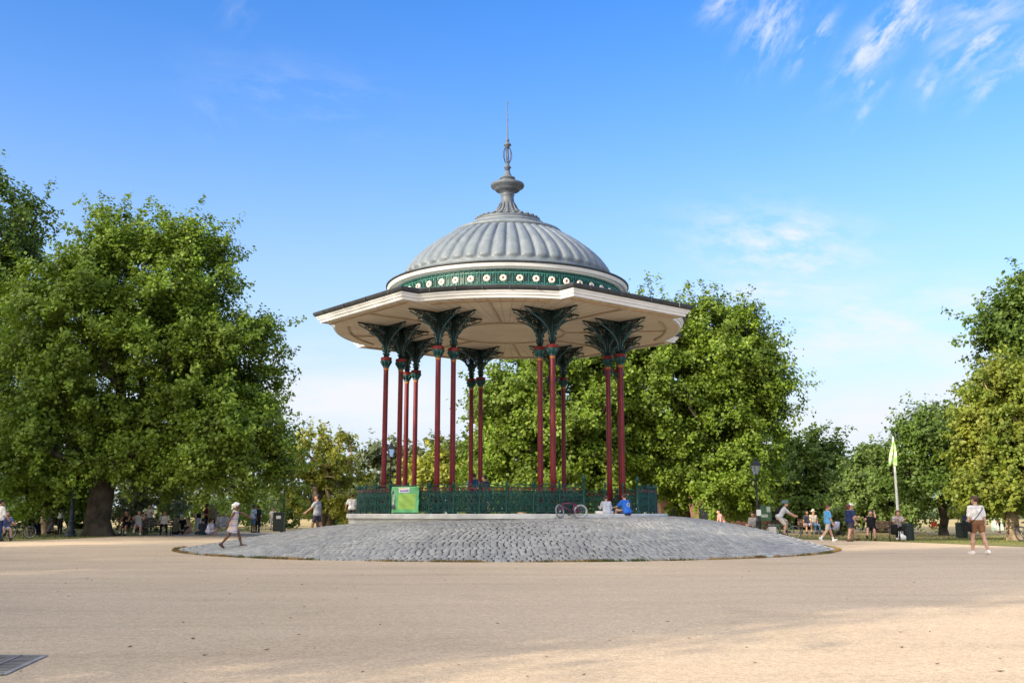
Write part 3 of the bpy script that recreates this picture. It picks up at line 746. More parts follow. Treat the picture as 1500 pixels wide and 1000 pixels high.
def tree(name, label, x, y, fork, tr, lobes, nclump, nleaf, leaf, lm, bark=None, seed=1, crad=1.0, group='park trees', droop=0.0, trunk_lean=(0, 0), stems=1, cat='tree', shell=0.62):
    """lobes: (dx, dy, z, rx, ry, rz, weight) ellipsoids filled with leaf clumps; a branch reaches every clump."""
    rs = np.random.RandomState(seed)
    root = thing(name, label, cat, (x, y, 0), group=group)
    Lb = np.array([l[:6] for l in lobes], float); wt = np.array([(l[6] if len(l) > 6 else 1.0) * (l[3] * l[4] * l[5]) ** (2 / 3) for l in lobes]); wt /= wt.sum()
    # clump centres, pushed towards the surface and kept apart
    C = []; Cr = []; tries = 0; Co = []
    while len(C) < nclump and tries < nclump * 30:
        tries += 1
        l = Lb[rs.choice(len(Lb), p=wt)]
        d = rs.randn(3); d /= np.linalg.norm(d)
        if d[2] < -0.55 and rs.rand() < .5: continue
        q = shell + (1.0 - shell) * rs.rand() ** 0.7
        if rs.rand() < .28: q = rs.uniform(.15, shell)
        elif rs.rand() < .13: q = rs.uniform(1.0, 1.10)
        p = l[:3] + d * l[3:6] * q
        # skip the buried half of lobe overlaps
        ins = min(((p - m[:3]) / m[3:6] @ ((p - m[:3]) / m[3:6])) for m in Lb if m is not l) if len(Lb) > 1 else 9
        if ins < .30 and rs.rand() < .8: continue
        cr = crad * rs.uniform(.55, 1.25) * (.62 if q > 1 else 1)
        if C:
            dd = np.linalg.norm(np.array(C) - p, axis=1).min()
            if dd < cr * .62: continue
        C.append(p); Cr.append(cr); Co.append(d / l[3:6] * l[3:6].mean())
    C = np.array(C); Cr = np.array(Cr); Co = np.array(Co); Co /= np.linalg.norm(Co, axis=1)[:, None]
    n = len(C)
    # leaves
    tot = Cr ** 2 / (Cr ** 2).mean() * nleaf
    idx = np.repeat(np.arange(n), tot.astype(int)); m = len(idx)
    D = rs.randn(m, 3); D /= np.linalg.norm(D, axis=1)[:, None]
    rad = rs.rand(m) ** 0.45
    # a few twig sprays per clump stretch it, so its edge is ragged
    sp_dir = rs.randn(n, 5, 3); sp_dir /= np.linalg.norm(sp_dir, axis=2)[:, :, None]; sp_dir = sp_dir + Co[:, None, :] * .7
    off = D * rad[:, None] * Cr[idx][:, None] * np.array([1, 1, .72])
    s_i = rs.randint(0, 5, m); use = rs.rand(m) < .45
    sd = sp_dir[idx, s_i] * (Cr[idx] * rs.uniform(.3, 1.35, m))[:, None]
    off[use] = sd[use] + rs.randn(use.sum(), 3) * .13 * crad
    off[:, 2] -= droop * (np.linalg.norm(off[:, :2], axis=1)) ** 1.4
    P = C[idx] + off
    nrm = off / np.linalg.norm(off, axis=1)[:, None] * .45 + Co[idx] * .35 + np.array([0, 0, .55]) + rs.randn(m, 3) * .62
    nrm /= np.linalg.norm(nrm, axis=1)[:, None]
    t = np.cross(nrm, rs.randn(m, 3)); t /= np.linalg.norm(t, axis=1)[:, None]
    if droop: t = t + np.array([0, 0, -1.2]); t -= nrm * (t * nrm).sum(1)[:, None]; t /= np.linalg.norm(t, axis=1)[:, None]
    b_ = np.cross(nrm, t); s = leaf * rs.uniform(.55, 1.25, m)[:, None]
    V = np.stack([P - t * s * .5, P + b_ * s * .38 + nrm * s * .10, P + t * s * .55, P - b_ * s * .38 + nrm * s * .10], 1).reshape(-1, 3)
    V[:, 2] = np.maximum(V[:, 2], 0.05)
    np_mesh('crown', V, np.arange(4 * m).reshape(-1, 4), lm, root)
    # branches: every clump hangs on the nearest node nearer the fork
    nodes = []; par = []; 
    for s_ in range(stems):
        a = 2 * math.pi * s_ / max(1, stems) + seed; k = 0.0 if stems == 1 else 1.0
        base = np.array([math.cos(a) * .25 * k, math.sin(a) * .25 * k, -.1]); top = np.array([trunk_lean[0] + math.cos(a) * .9 * k, trunk_lean[1] + math.sin(a) * .9 * k, fork * (1 + .15 * k * rs.rand())])
        b0 = len(nodes)
        for q in range(5):
            t_ = q / 4; nodes.append(base + (top - base) * t_ + np.array([rs.randn() * .05, rs.randn() * .05, 0]) * (0 < q)); par.append(b0 + q - 1 if q else -1)
        cz = C[:, 2].max(); ctr = np.average(C, axis=0, weights=Cr)
        for q in range(1, 4):                             # leader into the crown
            t_ = q / 4; pt = top + (np.array([ctr[0], ctr[1], cz * .85]) - top) * t_ * .8 + rs.randn(3) * .25; nodes.append(pt); par.append(len(nodes) - 2)
    ntr = len(nodes); start = np.array(nodes[4])
    for i in np.argsort(np.linalg.norm(C - start, axis=1)):
        A = np.array(nodes[4:]); d = np.linalg.norm(A - C[i], axis=1)
        d = d + np.maximum(0, A[:, 2] - C[i][2]) * .8 + 0.12 * np.linalg.norm(A - start, axis=1)
        j = 4 + int(d.argmin()); a = np.array(nodes[j]); v = C[i] - a
        if np.linalg.norm(v) > 1.3:
            mid = a + v * .5 + rs.randn(3) * .10 * np.linalg.norm(v) + np.array([0, 0, .07]) * np.linalg.norm(v)
            nodes.append(mid); par.append(j); j = len(nodes) - 1
        nodes.append(C[i]); par.append(j)
    cnt = np.zeros(len(nodes)); 
    for i in range(len(nodes) - 1, -1, -1):
        cnt[i] += 1
        if par[i] >= 0: cnt[par[i]] += cnt[i]
    rad = np.maximum(.028, tr * (cnt / cnt[0]) ** .47 if stems == 1 else tr * (cnt / max(cnt[0], 1)) ** .47)
    flare = {0: 1.5, 1: 1.12}
    segs = []
    for i in range(len(nodes)):
        j = par[i]
        if j < 0 or (i < 5 and stems == 1) or i in range(0, 5): continue
        ra = rad[j] * flare.get(j, 1.0) if j < 2 else min(rad[j], rad[i] * 1.35); segs.append((np.array(nodes[j]), np.array(nodes[i]), ra, rad[i] * (flare.get(i, 1.0))))
    tv, tf = tubes_np([q for q in segs if True], 7)
    mt = MB(); nt = 18                                    # the bole: one continuous, slightly fluted tube
    P = [Vector(nodes[q]) for q in range(5)]; rows = []
    for q in range(25):
        t_ = q / 24 * 4; i0 = min(3, int(t_)); f_ = t_ - i0; c_ = P[i0].lerp(P[i0 + 1], f_); r_ = rad[i0] + (rad[i0 + 1] - rad[i0]) * f_
        r_ *= 1 + .55 * math.exp(-q / 3.2); rows.append([(c_.x + r_ * k_ * math.cos(a_), c_.y + r_ * k_ * math.sin(a_), c_.z) for a_, k_ in ((2 * math.pi * k / nt, 1 + .10 * math.sin(5 * 2 * math.pi * k / nt + seed) * (.4 + math.exp(-q / 5)) + .05 * math.sin(3 * 2 * math.pi * k / nt + q * .4) + rs.randn() * .018) for k in range(nt))])
    mt.strip(rows, True, True); b0 = len(tv); tv = list(tv) + [np.array(p_) for p_ in mt.v]; tf = list(tf) + [tuple(i + b0 for i in q) for q in mt.f]
    np_mesh('trunk', np.array(tv), np.array(tf), bark or BARK, root, smooth=True)
    return root

def L(px, py, rx, ry, Y, dep=None, dy=0.0, wt=1.0, bx=0.0):
    """An ellipsoid lobe of a crown at depth Y from its extent in the photo; bx, Y of the tree base are subtracted later."""
    k = Y * 0.985 / FPX
    X, _, Z = at_depth(px, py, Y + dy)
    return (X, dy, Z, rx * k, (dep if dep else (rx * k)), ry * k, wt)
def tree_px(name, label, px, Y, lobes, **kw):
    x = x_at(px, Y); out = []
    for q in lobes:
        dy = q[4] if len(q) > 4 else 0.0; wt = q[5] if len(q) > 5 else 1.0
        X, d_, Z, rx, ry, rz, w_ = L(q[0], q[1], q[2], q[3], Y, dy=dy, wt=wt)
        out.append((X - x, dy, Z, rx, min(ry, kw.get('maxd', 99)), rz, w_))
    kw.pop('maxd', None)
    return tree(name, label, x, Y, lobes=out, **kw)

# the big plane tree on the left and its neighbours
tree_px('plane_tree', 'huge bright green plane tree left of the bandstand with the thickest trunk', 143, 55,
        [(215, 428, 110, 98, 0), (115, 472, 100, 100, -1), (272, 405, 78, 76, 0), (318, 542, 88, 118, 0), (210, 560, 150, 140, 1), (90, 600, 110, 120, 0), (338, 660, 76, 78, -1), (190, 352, 64, 40, 0), (265, 655, 120, 70, 2), (60, 690, 90, 52, -1, .8), (384, 568, 30, 88, 0, .7)],
        fork=3.4, tr=.62, nclump=600, nleaf=430, leaf=.205, bark=BARK_M, lm=LF_PLANE, seed=4, crad=1.0, maxd=7.0)
tree_px('plane_tree', 'tall darker plane tree cut by the left edge behind the huge one', -25, 66,
        [(-8, 346, 72, 82), (-60, 470, 110, 120), (14, 445, 60, 90), (10, 600, 110, 140), (-70, 640, 120, 110)],
        fork=4.5, tr=.85, nclump=320, nleaf=300, leaf=.26, lm=LF_DARK, seed=9, crad=1.2, maxd=7.0)
tree_px('young_tree', 'slender pale trunked tree with two stems on the left lawn', 64, 62,
        [(62, 700, 42, 32), (40, 718, 30, 18), (95, 712, 30, 22)], fork=1.7, tr=.30, nclump=50, nleaf=80, leaf=.3, lm=LF_YEL, bark=BARK_P, seed=13, crad=.6)
# golden tree between plane tree and bandstand
tree_px('golden_tree', 'yellowing multi stemmed tree between the litter bin and the bandstand', 478, 74,
        [(470, 668, 46, 44), (432, 700, 30, 42), (505, 712, 42, 45), (470, 722, 50, 34), (520, 740, 32, 24)], fork=1.6, tr=.26, nclump=130, nleaf=190, leaf=.22, lm=LF_GOLD, bark=BARK_P, seed=21, crad=.62, stems=4)
tree_px('background_tree', 'olive tree beyond the fence left of the bandstand columns', 560, 112,
        [(555, 700, 36, 46), (590, 705, 34, 42), (540, 725, 34, 28)], fork=2.5, tr=.35, nclump=75, nleaf=90, leaf=.55, lm=LF_GREY, seed=22, crad=1.1)
tree_px('background_tree', 'pale yellow green tree seen between the left bandstand columns', 645, 100,
        [(650, 690, 36, 34), (625, 706, 36, 34), (668, 712, 34, 34)], fork=2.2, tr=.35, nclump=75, nleaf=100, leaf=.48, lm=LF_GOLD, seed=23, crad=.95)
tree_px('background_tree', 'dark far tree rising behind the pale yellow green tree', 640, 125,
        [(634, 668, 42, 26), (600, 690, 40, 30), (664, 676, 34, 30)], fork=4.0, tr=.4, nclump=70, nleaf=80, leaf=.6, lm=LF_GREY, seed=24, crad=1.1)
# trees behind the bandstand
tree_px('plane_tree', 'broad green plane tree directly behind the bandstand columns', 775, 60,
        [(790, 600, 85, 80), (730, 620, 48, 78), (850, 590, 80, 130), (780, 690, 95, 50), (720, 690, 42, 44), (860, 690, 60, 60)],
        fork=3.5, tr=.6, nclump=320, nleaf=340, leaf=.22, lm=LF_PLANE, bark=BARK_P, seed=31, crad=.95, maxd=5.5)
tree_px('plane_tree', 'tall lush green plane tree right of the bandstand', 1000, 62,
        [(940, 500, 84, 52), (1042, 508, 78, 70), (1086, 566, 58, 92), (960, 560, 95, 100), (1050, 640, 80, 70), (1092, 692, 46, 54), (915, 650, 62, 70), (1114, 606, 36, 80), (1008, 472, 40, 24), (1045, 705, 75, 34, -1), (985, 690, 50, 40), (905, 454, 32, 20)],
        fork=4.2, tr=.42, nclump=520, nleaf=400, leaf=.21, bark=BARK_M, lm=LF_PLANE, seed=35, crad=1.0, maxd=6.0)
tree_px('dark_tree', 'dark green tree beside the lush plane tree above the cyclist', 1175, 78,
        [(1190, 690, 46, 56), (1150, 710, 48, 56), (1215, 712, 30, 44), (1180, 735, 62, 30)], fork=1.6, tr=.5, nclump=170, nleaf=200, leaf=.28, lm=LF_DARK, seed=41, crad=.95)
tree_px('weeping_tree', 'light green drooping tree behind the flagpole and bench', 1290, 64,
        [(1285, 690, 44, 44), (1262, 720, 34, 42), (1315, 715, 34, 44), (1290, 740, 52, 26)], fork=1.3, tr=.35, nclump=170, nleaf=220, leaf=.21, lm=LF_LIME, seed=42, crad=.75, droop=.25)
tree_px('field_tree', 'dark green loose tree with a bare black trunk on the field', 1383, 57,
        [(1365, 640, 48, 40), (1395, 650, 40, 46), (1345, 690, 40, 40), (1385, 705, 58, 34), (1420, 690, 36, 44), (1340, 645, 22, 20)], fork=1.9, tr=.22, nclump=170, nleaf=190, leaf=.2, lm=LF_DARK, seed=43, crad=.75)
tree_px('lime_tree', 'yellow green lime tree at the right edge behind the woman in shorts', 1489, 47,
        [(1460, 600, 50, 66), (1500, 640, 70, 90), (1445, 670, 48, 52), (1490, 570, 45, 40), (1470, 710, 70, 34)], fork=2.4, tr=.27, nclump=280, nleaf=200, leaf=.19, lm=LF_YEL, bark=BARK_P, seed=44, crad=.62)
tree_px('tall_tree', 'tall dark tree rising above the lime tree at the right edge', 1540, 64,
        [(1512, 436, 38, 42), (1480, 480, 48, 40), (1540, 520, 80, 110), (1500, 540, 60, 60), (1560, 640, 100, 90)], fork=5, tr=.6, nclump=220, nleaf=220, leaf=.27, lm=LF_DARK, seed=45, crad=1.05)

# bushes and hedge plants under the trees on the left and far right
def bush(label, px, Y, w, h, lm, seed, nl=110, leaf=.2):
    x = x_at(px, Y); k = Y / FPX; rx, rz = w * k, h * k
    tree('bush', label, x, Y, .25, .07, [(0, 0, rz * .55, rx, rx * .8, rz * .55), (-rx * .4, 0, rz * .4, rx * .7, rx * .6, rz * .45), (rx * .4, 0, rz * .5, rx * .65, rx * .6, rz * .5)], 36, nl, leaf, lm, seed=seed, crad=max(.3, rx * .34), group='bushes', stems=2, cat='bush')
bush('large grey green bush behind the people on the left bench', 222, 66, 48, 78, LF_GREY, 51, 130, .24)
bush('small yellow green bush behind the slender tree trunk', 52, 70, 16, 32, LF_YEL, 52)
bush('bright green bush beside the slender tree trunk', 86, 72, 18, 44, LF_LIME, 53)
bush('yellow green bush between lamp post and thick trunk', 116, 74, 10, 42, LF_YEL, 54)
bush('low dark bush at the far left edge of the lawn', 12, 82, 34, 36, LF_DARK, 55)
bush('green bush behind the picnickers left of centre', 285, 84, 26, 40, LF_YEL, 56)
bush('dense dark bush behind the standing picnic group', 330, 88, 40, 44, LF_DARK, 57)
bush('dark bush behind the girl in the dress', 378, 92, 36, 52, LF_DARK, 58)
bush('pale green bush under the golden tree beside the bin', 428, 80, 14, 48, LF_LIME, 59)
bush('dark low bush under the golden tree', 492, 86, 30, 34, LF_DARK, 60)
bush('low green bush between blue shirted man and walking pair', 1228, 58, 18, 34, LF_LIME, 61)
bush('dark bush under the dark tree behind the cyclist', 1165, 86, 44, 40, LF_DARK, 62)

# far-off woods that close the horizon
V = []; F = []
rs = np.random.RandomState(77); m = 42000
X = rs.uniform(-190, 190, m); Yd = 190 + 18 * rs.rand(m); hgt = 7 + 5 * np.sin(X * .07) + 3.2 * np.sin(X * .23 + 1) + 2 * np.sin(X * .61)
hgt = np.where(X > 45, np.minimum(hgt * .40, 4.2), hgt); Z = np.maximum(.2, hgt) * rs.rand(m) ** .8 + rs.randn(m) * .3
P = np.stack([X, Yd, Z], 1); nrm = rs.randn(m, 3) * .6 + np.array([0, -.6, .6]); nrm /= np.linalg.norm(nrm, axis=1)[:, None]
t = np.cross(nrm, rs.randn(m, 3)); t /= np.linalg.norm(t, axis=1)[:, None]; b_ = np.cross(nrm, t); s = rs.uniform(.35, .8, m)[:, None]
V = np.stack([P - t * s, P + b_ * s * .7, P + t * s, P - b_ * s * .7], 1).reshape(-1, 3)
tag(np_mesh('distant_wood', V, np.arange(4 * m).reshape(-1, 4), LF_GREY), 'far dark line of woodland on the horizon', 'wood', kind='stuff')

# trees outside the frame on the sunny side: their shade lies over plaza, mound and columns
def shade_tree(label, u, Ld, top, rad, seed, nclump=120, bottom=2.0, nl=40):
    sx, sy = -math.cos(SUN_B), -math.sin(SUN_B); x = CX - math.sin(SUN_B) * u + sx * Ld; y = CY + math.cos(SUN_B) * u + sy * Ld
    zc = (top + bottom) / 2; rz = (top - bottom) / 2
    tree('shade_tree', label, x, y, bottom + 1.5, .5, [(0, 0, zc, rad, rad, rz), (rad * .3, -rad * .3, zc * .8, rad * .8, rad * .8, rz * .75), (-rad * .3, rad * .3, zc * 1.1, rad * .75, rad * .75, rz * .8)], nclump, nl, .26, LF_PLANE, seed=seed, crad=1.5, shell=.3, group='trees beside the plaza')
SHADES = [('tall plane tree outside the left edge shading the bandstand', -2.5, 38, 21.0, 6.6, 81, 520, 1.5, 75),
          ('plane tree left of the viewer shading the near gravel', -16.2, 33, 19.0, 4.7, 82, 520, 1.2, 150),
          ('low tree beyond the left edge shading the mound foot', 7.5, 31, 11.6, 4.2, 83, 300, 1.0, 88),
          ('small tree left of the viewer between two taller ones', -11.0, 30, 11.2, 3.0, 84, 260, 1.0, 130),
          ('broad dense tree far outside the left edge beyond the lawn', 28.0, 44, 28.0, 11.0, 85, 700, 2.5, 110)]
for a in SHADES: shade_tree(*a)

# ================================================================ people
SKIN = {'pale': mat('skin_pale', (0.56, 0.33, 0.24), 0.55, 0.06, 8.0), 'tan': mat('skin_tan', (0.42, 0.23, 0.15), 0.55, 0.06, 8.0), 'brown': mat('skin_brown', (0.17, 0.085, 0.05), 0.55, 0.08, 8.0)}
HAIR = {'dark': mat('hair_dark', (0.020, 0.014, 0.011), 0.5, 0.3, 30), 'brown': mat('hair_brown', (0.075, 0.036, 0.020), 0.5, 0.3, 30), 'ginger': mat('hair_ginger', (0.13, 0.045, 0.022), 0.5, 0.3, 30), 'fair': mat('hair_fair', (0.34, 0.24, 0.12), 0.5, 0.3, 30)}
M_EYE = mat('eye', (0.02, 0.015, 0.012), 0.2); M_LIP = mat('lip', (0.38, 0.14, 0.11), 0.5)
def surface_nets(sd, org, h):
    nx, ny, nz = sd.shape; ins = sd < 0
    cv = np.zeros((nx - 1, ny - 1, nz - 1, 3), np.float32); cn = np.zeros((nx - 1, ny - 1, nz - 1), np.float32)
    for ax in range(3):
        sl0 = [slice(None)] * 3; sl1 = [slice(None)] * 3; sl0[ax] = slice(0, -1); sl1[ax] = slice(1, None)
        a = sd[tuple(sl0)]; b = sd[tuple(sl1)]; cr = (a < 0) != (b < 0)
        I = np.argwhere(cr)
        if not len(I): continue
        t = a[cr] / (a[cr] - b[cr]); P = I.astype(np.float32); P[:, ax] += t
        o1, o2 = [q for q in range(3) if q != ax]
        for d1 in (0, -1):
            for d2 in (0, -1):
                J = I.copy(); J[:, o1] += d1; J[:, o2] += d2
                ok = ((J >= 0).all(1)) & (J[:, 0] < nx - 1) & (J[:, 1] < ny - 1) & (J[:, 2] < nz - 1); J = J[ok]
                np.add.at(cv, (J[:, 0], J[:, 1], J[:, 2]), P[ok]); np.add.at(cn, (J[:, 0], J[:, 1], J[:, 2]), 1)
    act = cn > 0; ids = -np.ones(cn.shape, np.int64); ids[act] = np.arange(act.sum())
    V = cv[act] / cn[act][:, None] * h + org
    F = []
    for ax in range(3):
        sl0 = [slice(None)] * 3; sl1 = [slice(None)] * 3; sl0[ax] = slice(0, -1); sl1[ax] = slice(1, None)
        a = ins[tuple(sl0)]; b = ins[tuple(sl1)]; I = np.argwhere(a != b); fl = a[a != b]
        o1, o2 = [(1, 2), (2, 0), (0, 1)][ax]
        q = []
        for d1, d2 in ((-1, -1), (0, -1), (0, 0), (-1, 0)):
            J = I.copy(); J[:, o1] += d1; J[:, o2] += d2; q.append(J)
        ok = np.ones(len(I), bool)
        for J in q: ok &= (J >= 0).all(1) & (J[:, 0] < nx - 1) & (J[:, 1] < ny - 1) & (J[:, 2] < nz - 1)
        f = np.stack([ids[J[ok][:, 0], J[ok][:, 1], J[ok][:, 2]] for J in q], 1); fo = fl[ok]
        f[~fo] = f[~fo][:, ::-1]; F.append(f)
    return V, np.concatenate(F)
def sdf_mesh(prims, h, planes=(), k=0.03):
    """prims: (a, b, ra, rb) tapered capsules, melted together; planes: (point, normal) keep the side the normal points to."""
    A = np.array([p[0] for p in prims], float); B = np.array([p[1] for p in prims], float); Rm = np.array([max(p[2], p[3]) for p in prims])
    lo = np.minimum(A, B).min(0) - Rm.max() - 3 * h; hi = np.maximum(A, B).max(0) + Rm.max() + 3 * h
    n = np.ceil((hi - lo) / h).astype(int) + 1
    ax = [lo[i] + h * np.arange(n[i]) for i in range(3)]
    S = np.full(n, 0.2, np.float32)
    for a, b, ra, rb in prims:
        a = np.array(a, float); b = np.array(b, float); m = max(ra, rb) + k + 2 * h
        i0 = np.maximum(0, ((np.minimum(a, b) - m - lo) / h).astype(int)); i1 = np.minimum(n, ((np.maximum(a, b) + m - lo) / h).astype(int) + 2)
        X = ax[0][i0[0]:i1[0], None, None] - a[0]; Y = ax[1][None, i0[1]:i1[1], None] - a[1]; Z = ax[2][None, None, i0[2]:i1[2]] - a[2]
        d = b - a; L2 = max(1e-9, d @ d); t = np.clip((X * d[0] + Y * d[1] + Z * d[2]) / L2, 0, 1)
        q = np.sqrt((X - t * d[0]) ** 2 + (Y - t * d[1]) ** 2 + (Z - t * d[2]) ** 2) - (ra + (rb - ra) * t)
        sub = S[i0[0]:i1[0], i0[1]:i1[1], i0[2]:i1[2]]
        hh = np.maximum(k - np.abs(sub - q), 0) / k
        sub[...] = np.minimum(sub, q) - hh * hh * k * .25
    for p, nr in planes:
        p = np.array(p, float); nr = np.array(nr, float); nr /= np.linalg.norm(nr)
        d = -((ax[0][:, None, None] - p[0]) * nr[0] + (ax[1][None, :, None] - p[1]) * nr[1] + (ax[2][None, None, :] - p[2]) * nr[2])
        S = np.maximum(S, d)
    return surface_nets(S, lo, h)
def v3(*a): return np.array(a, float)
def unit(v): return v / np.linalg.norm(v)
def limb(flex, abd, s):
    f, a = R(flex), R(abd); return v3(s * math.sin(a), math.sin(f) * math.cos(a), -math.cos(f) * math.cos(a))

def person(label, loc, face, H, larm=(5, 8, 10), rarm=(5, 8, 10), lleg=(0, 0, 3), rleg=(0, 0, 3), lean=0, turn=0, nod=0, seat=None, skin='pale', hair='dark', style='short',
           top=None, sleeve=.55, hem=0.0, bottom=None, bl=.5, shoes=None, dress=None, cap=None, vox=.02, wide=1.0, group=None, socks=None):
    """face: heading in degrees, 0 looks away from the camera, 90 to the left, -90 to the right. Limbs: (flex, out, bend)."""
    root = thing('person', label, 'person', loc, R(face), group, s=H / 1.76)
    l = R(lean); up = v3(0, math.sin(l), math.cos(l)); fw = v3(0, math.cos(l), -math.sin(l)); X = v3(1, 0, 0)
    pel = v3(0, 0, .93); T = lambda x, y, z: pel + X * x * wide + fw * y + up * (z - .93)
    J = {}; legs = []; arms = []
    for s, lg in ((-1, lleg), (1, rleg)):
        if len(lg) == 2: td, sd_ = unit(v3(*lg[0])), unit(v3(*lg[1])); 
        else: td = limb(lg[0], lg[2], s); sd_ = limb(lg[0] - lg[1], lg[2] * .4, s)
        hip = pel + v3(s * .095 * wide, 0, -.02); kn = hip + td * .43; an = kn + sd_ * .42
        f = v3(0, 1, -.05) - sd_ * (v3(0, 1, -.05) @ sd_); f = unit(f) if np.linalg.norm(f) > .25 else unit(v3(s * .3, .2, -1))
        if abs(sd_[2]) > .8 and abs(lg[0] if len(lg) == 3 else 0) < 18: f = unit(v3(s * .12, 1, 0))
        legs.append((s, hip, kn, an, f, sd_))
    for s, am in ((-1, larm), (1, rarm)):
        if len(am) == 2: ud, fd = unit(v3(*am[0])), unit(v3(*am[1]))
        else: ud = limb(am[0], am[1], s); fd = limb(am[0] + am[2], am[1] * .4 - (12 if am[2] > 60 else 0), s)
        sh = T(s * .185, 0, 1.41); el_ = sh + ud * .29; wr = el_ + fd * .25
        arms.append((s, sh, el_, wr, ud, fd))
    zmin = min(min(a[3][2] - .085, a[3][2] + a[4][2] * .17 - .03) for a in legs)
    dz = -zmin if seat is None else seat * 1.76 / H - (pel[2] - .13)
    O = v3(0, 0, dz)
    cz = lambda a: tuple(a)
    # torso
    tor = [(T(-.075, -.01, .95), T(.075, -.01, .95), .115, .115), (T(-.05, 0, 1.08), T(.05, 0, 1.08), .105, .105), (T(-.045, .005, 1.0), T(-.085, .0, 1.27), .105, .108), (T(.045, .005, 1.0), T(.085, .0, 1.27), .105, .108),
           (T(-.085, 0, 1.27), T(-.15, -.005, 1.40), .105, .062), (T(.085, 0, 1.27), T(.15, -.005, 1.40), .105, .062), (T(-.15, -.005, 1.405), T(.15, -.005, 1.405), .060, .060)]
    th = R(turn); nd = R(nod)
    hx = v3(math.cos(th), -math.sin(th), 0); hf0 = v3(math.sin(th), math.cos(th), 0); hf = hf0 * math.cos(nd) - v3(0, 0, 1) * math.sin(nd); hu = v3(0, 0, 1) * math.cos(nd) + hf0 * math.sin(nd)
    nb = T(0, -.01, 1.43); hc = nb + up * .09 + hu * .10 + hf * .02; Hd = lambda x, y, z: hc + hx * x + hf * y + hu * z
    head = [(T(0, -.015, 1.40), Hd(0, -.02, -.07), .058, .054), (Hd(0, -.025, .035), Hd(0, .02, .03), .093, .086), (Hd(0, .02, .0), Hd(0, .042, -.075), .072, .048), (Hd(0, .098, .005), Hd(0, .118, -.028), .011, .016), (Hd(-.09, -.01, -.02), Hd(-.096, -.02, .02), .013, .016), (Hd(.09, -.01, -.02), Hd(.096, -.02, .02), .013, .016), (Hd(-.03, .082, -.02), Hd(.03, .082, -.02), .025, .025), (Hd(-.02, .088, -.07), Hd(.02, .088, -.07), .016, .016)]
    body = tor + head
    for s, hip, kn, an, f, sd_ in legs:
        body += [(hip, hip + (kn - hip) * .5, .092 * wide, .078 * wide), (hip + (kn - hip) * .5, kn, .078 * wide, .056), (kn, kn + (an - kn) * .35, .054, .056 * wide), (kn + (an - kn) * .35, an, .056 * wide, .036), (an + sd_ * .045 - f * .035, an + sd_ * .05 + f * .14, .034, .028), (an, an + sd_ * .04, .036, .036)]
    fing = []
    for s, sh, e_, wr, ud, fd in arms:
        body += [(sh, sh + (e_ - sh) * .4, .056, .050), (sh + (e_ - sh) * .4, e_, .050, .039), (e_, e_ + (wr - e_) * .35, .040, .042), (e_ + (wr - e_) * .35, wr, .042, .026)]
        ac = np.cross(fd, v3(s, 0, 0) if abs(fd[0]) < .8 else v3(0, 0, 1)); ac = unit(ac)       # across the palm
        for q in (-.026, 0, .026): body.append((wr + ac * q * .5, wr + fd * .085 + ac * q, .020, .017))
        fl = unit(np.cross(ac, fd)) * (-s)
        for q, ln in ((-.032, .062), (-.011, .074), (.011, .079), (.032, .070)):
            b0 = wr + fd * .085 + ac * q; fing.append([b0 + O, b0 + fd * ln * .5 + fl * .008 + O, b0 + fd * ln + fl * .028 + O])
        sg = 1 if ac @ v3(0, 1, 0.2) > 0 else -1
        b0 = wr + fd * .035 + ac * .030 * sg; fing.append([b0 + O, b0 + fd * .03 + ac * .028 * sg + fl * .01 + O, b0 + fd * .068 + ac * .036 * sg + fl * .022 + O])
    off = lambda pr, d=0.0: [(a + O, b + O, ra + d, rb + d) for a, b, ra, rb in pr]
    V, F = sdf_mesh(off(body), vox)
    mb = MB()
    for P in fing: mb.tube(P, [.0105, .0095, .0075], 6)
    for s in (-1, 1): mb.ball(tuple(Hd(s * .034, .087, .012) + O), (.012, .010, .010), 8, m=1)
    mb.tube([Hd(-.024, .102, -.062) + O, Hd(0, .107, -.063) + O, Hd(.024, .102, -.062) + O], [.005, .007, .005], 6, m=2)
    me = bpy.data.meshes.new('body'); nv = len(V)
    me.from_pydata([tuple(p) for p in V] + mb.v, [], [list(map(int, q)) for q in F] + [[i + nv for i in q] for q in mb.f])
    for m_ in (SKIN[skin], M_EYE, M_LIP): me.materials.append(m_)
    me.polygons.foreach_set('use_smooth', [True] * len(me.polygons)); me.polygons.foreach_set('material_index', [0] * len(F) + mb.mi); me.update()
    link_mesh('body', me, root)
    def garment(name, pr, m, planes=(), k=.03, h=None):
        V, F = sdf_mesh(pr, h or vox, planes, k)
        return np_mesh(name, V, F, m, root, smooth=True)
    neck_pl = (T(0, .02, 1.455) + O, -up - fw * .25)
    if top is not None or dress is not None:
        pr = off(tor, .020)
        for s, sh, e_, wr, ud, fd in arms:
            if sleeve <= 0: continue
            if sleeve <= 1: pr += off([(sh, sh + (e_ - sh) * sleeve, .058 + .018, .054 + .020)])
            else: pr += off([(sh, e_, .075, .060), (e_, e_ + (wr - e_) * (sleeve - 1), .060, .045)])
        if dress is not None:
            hz = dress[1]
            pr += off([(T(0, 0, 1.12), T(0, 0, 1.02), .125, .14), (T(-.05, -.03, 1.02), T(-.15, -.06, hz - .05), .12, .17), (T(.05, .03, 1.02), T(.12, .07, hz - .05), .12, .17), (T(0, 0, 1.02), T(0, 0, hz - .05), .12, .22)])
            garment('dress', pr, dress[0], [(T(0, 0, hz) + O, up), neck_pl], .05)
        else:
            pr += off([(T(-.075, -.01, .95), T(.075, -.01, .95), .12, .12)], .022) if hem < 0 else []
            garment('shirt', pr, top, [(T(0, 0, .90 + hem) + O, up), neck_pl], .035)
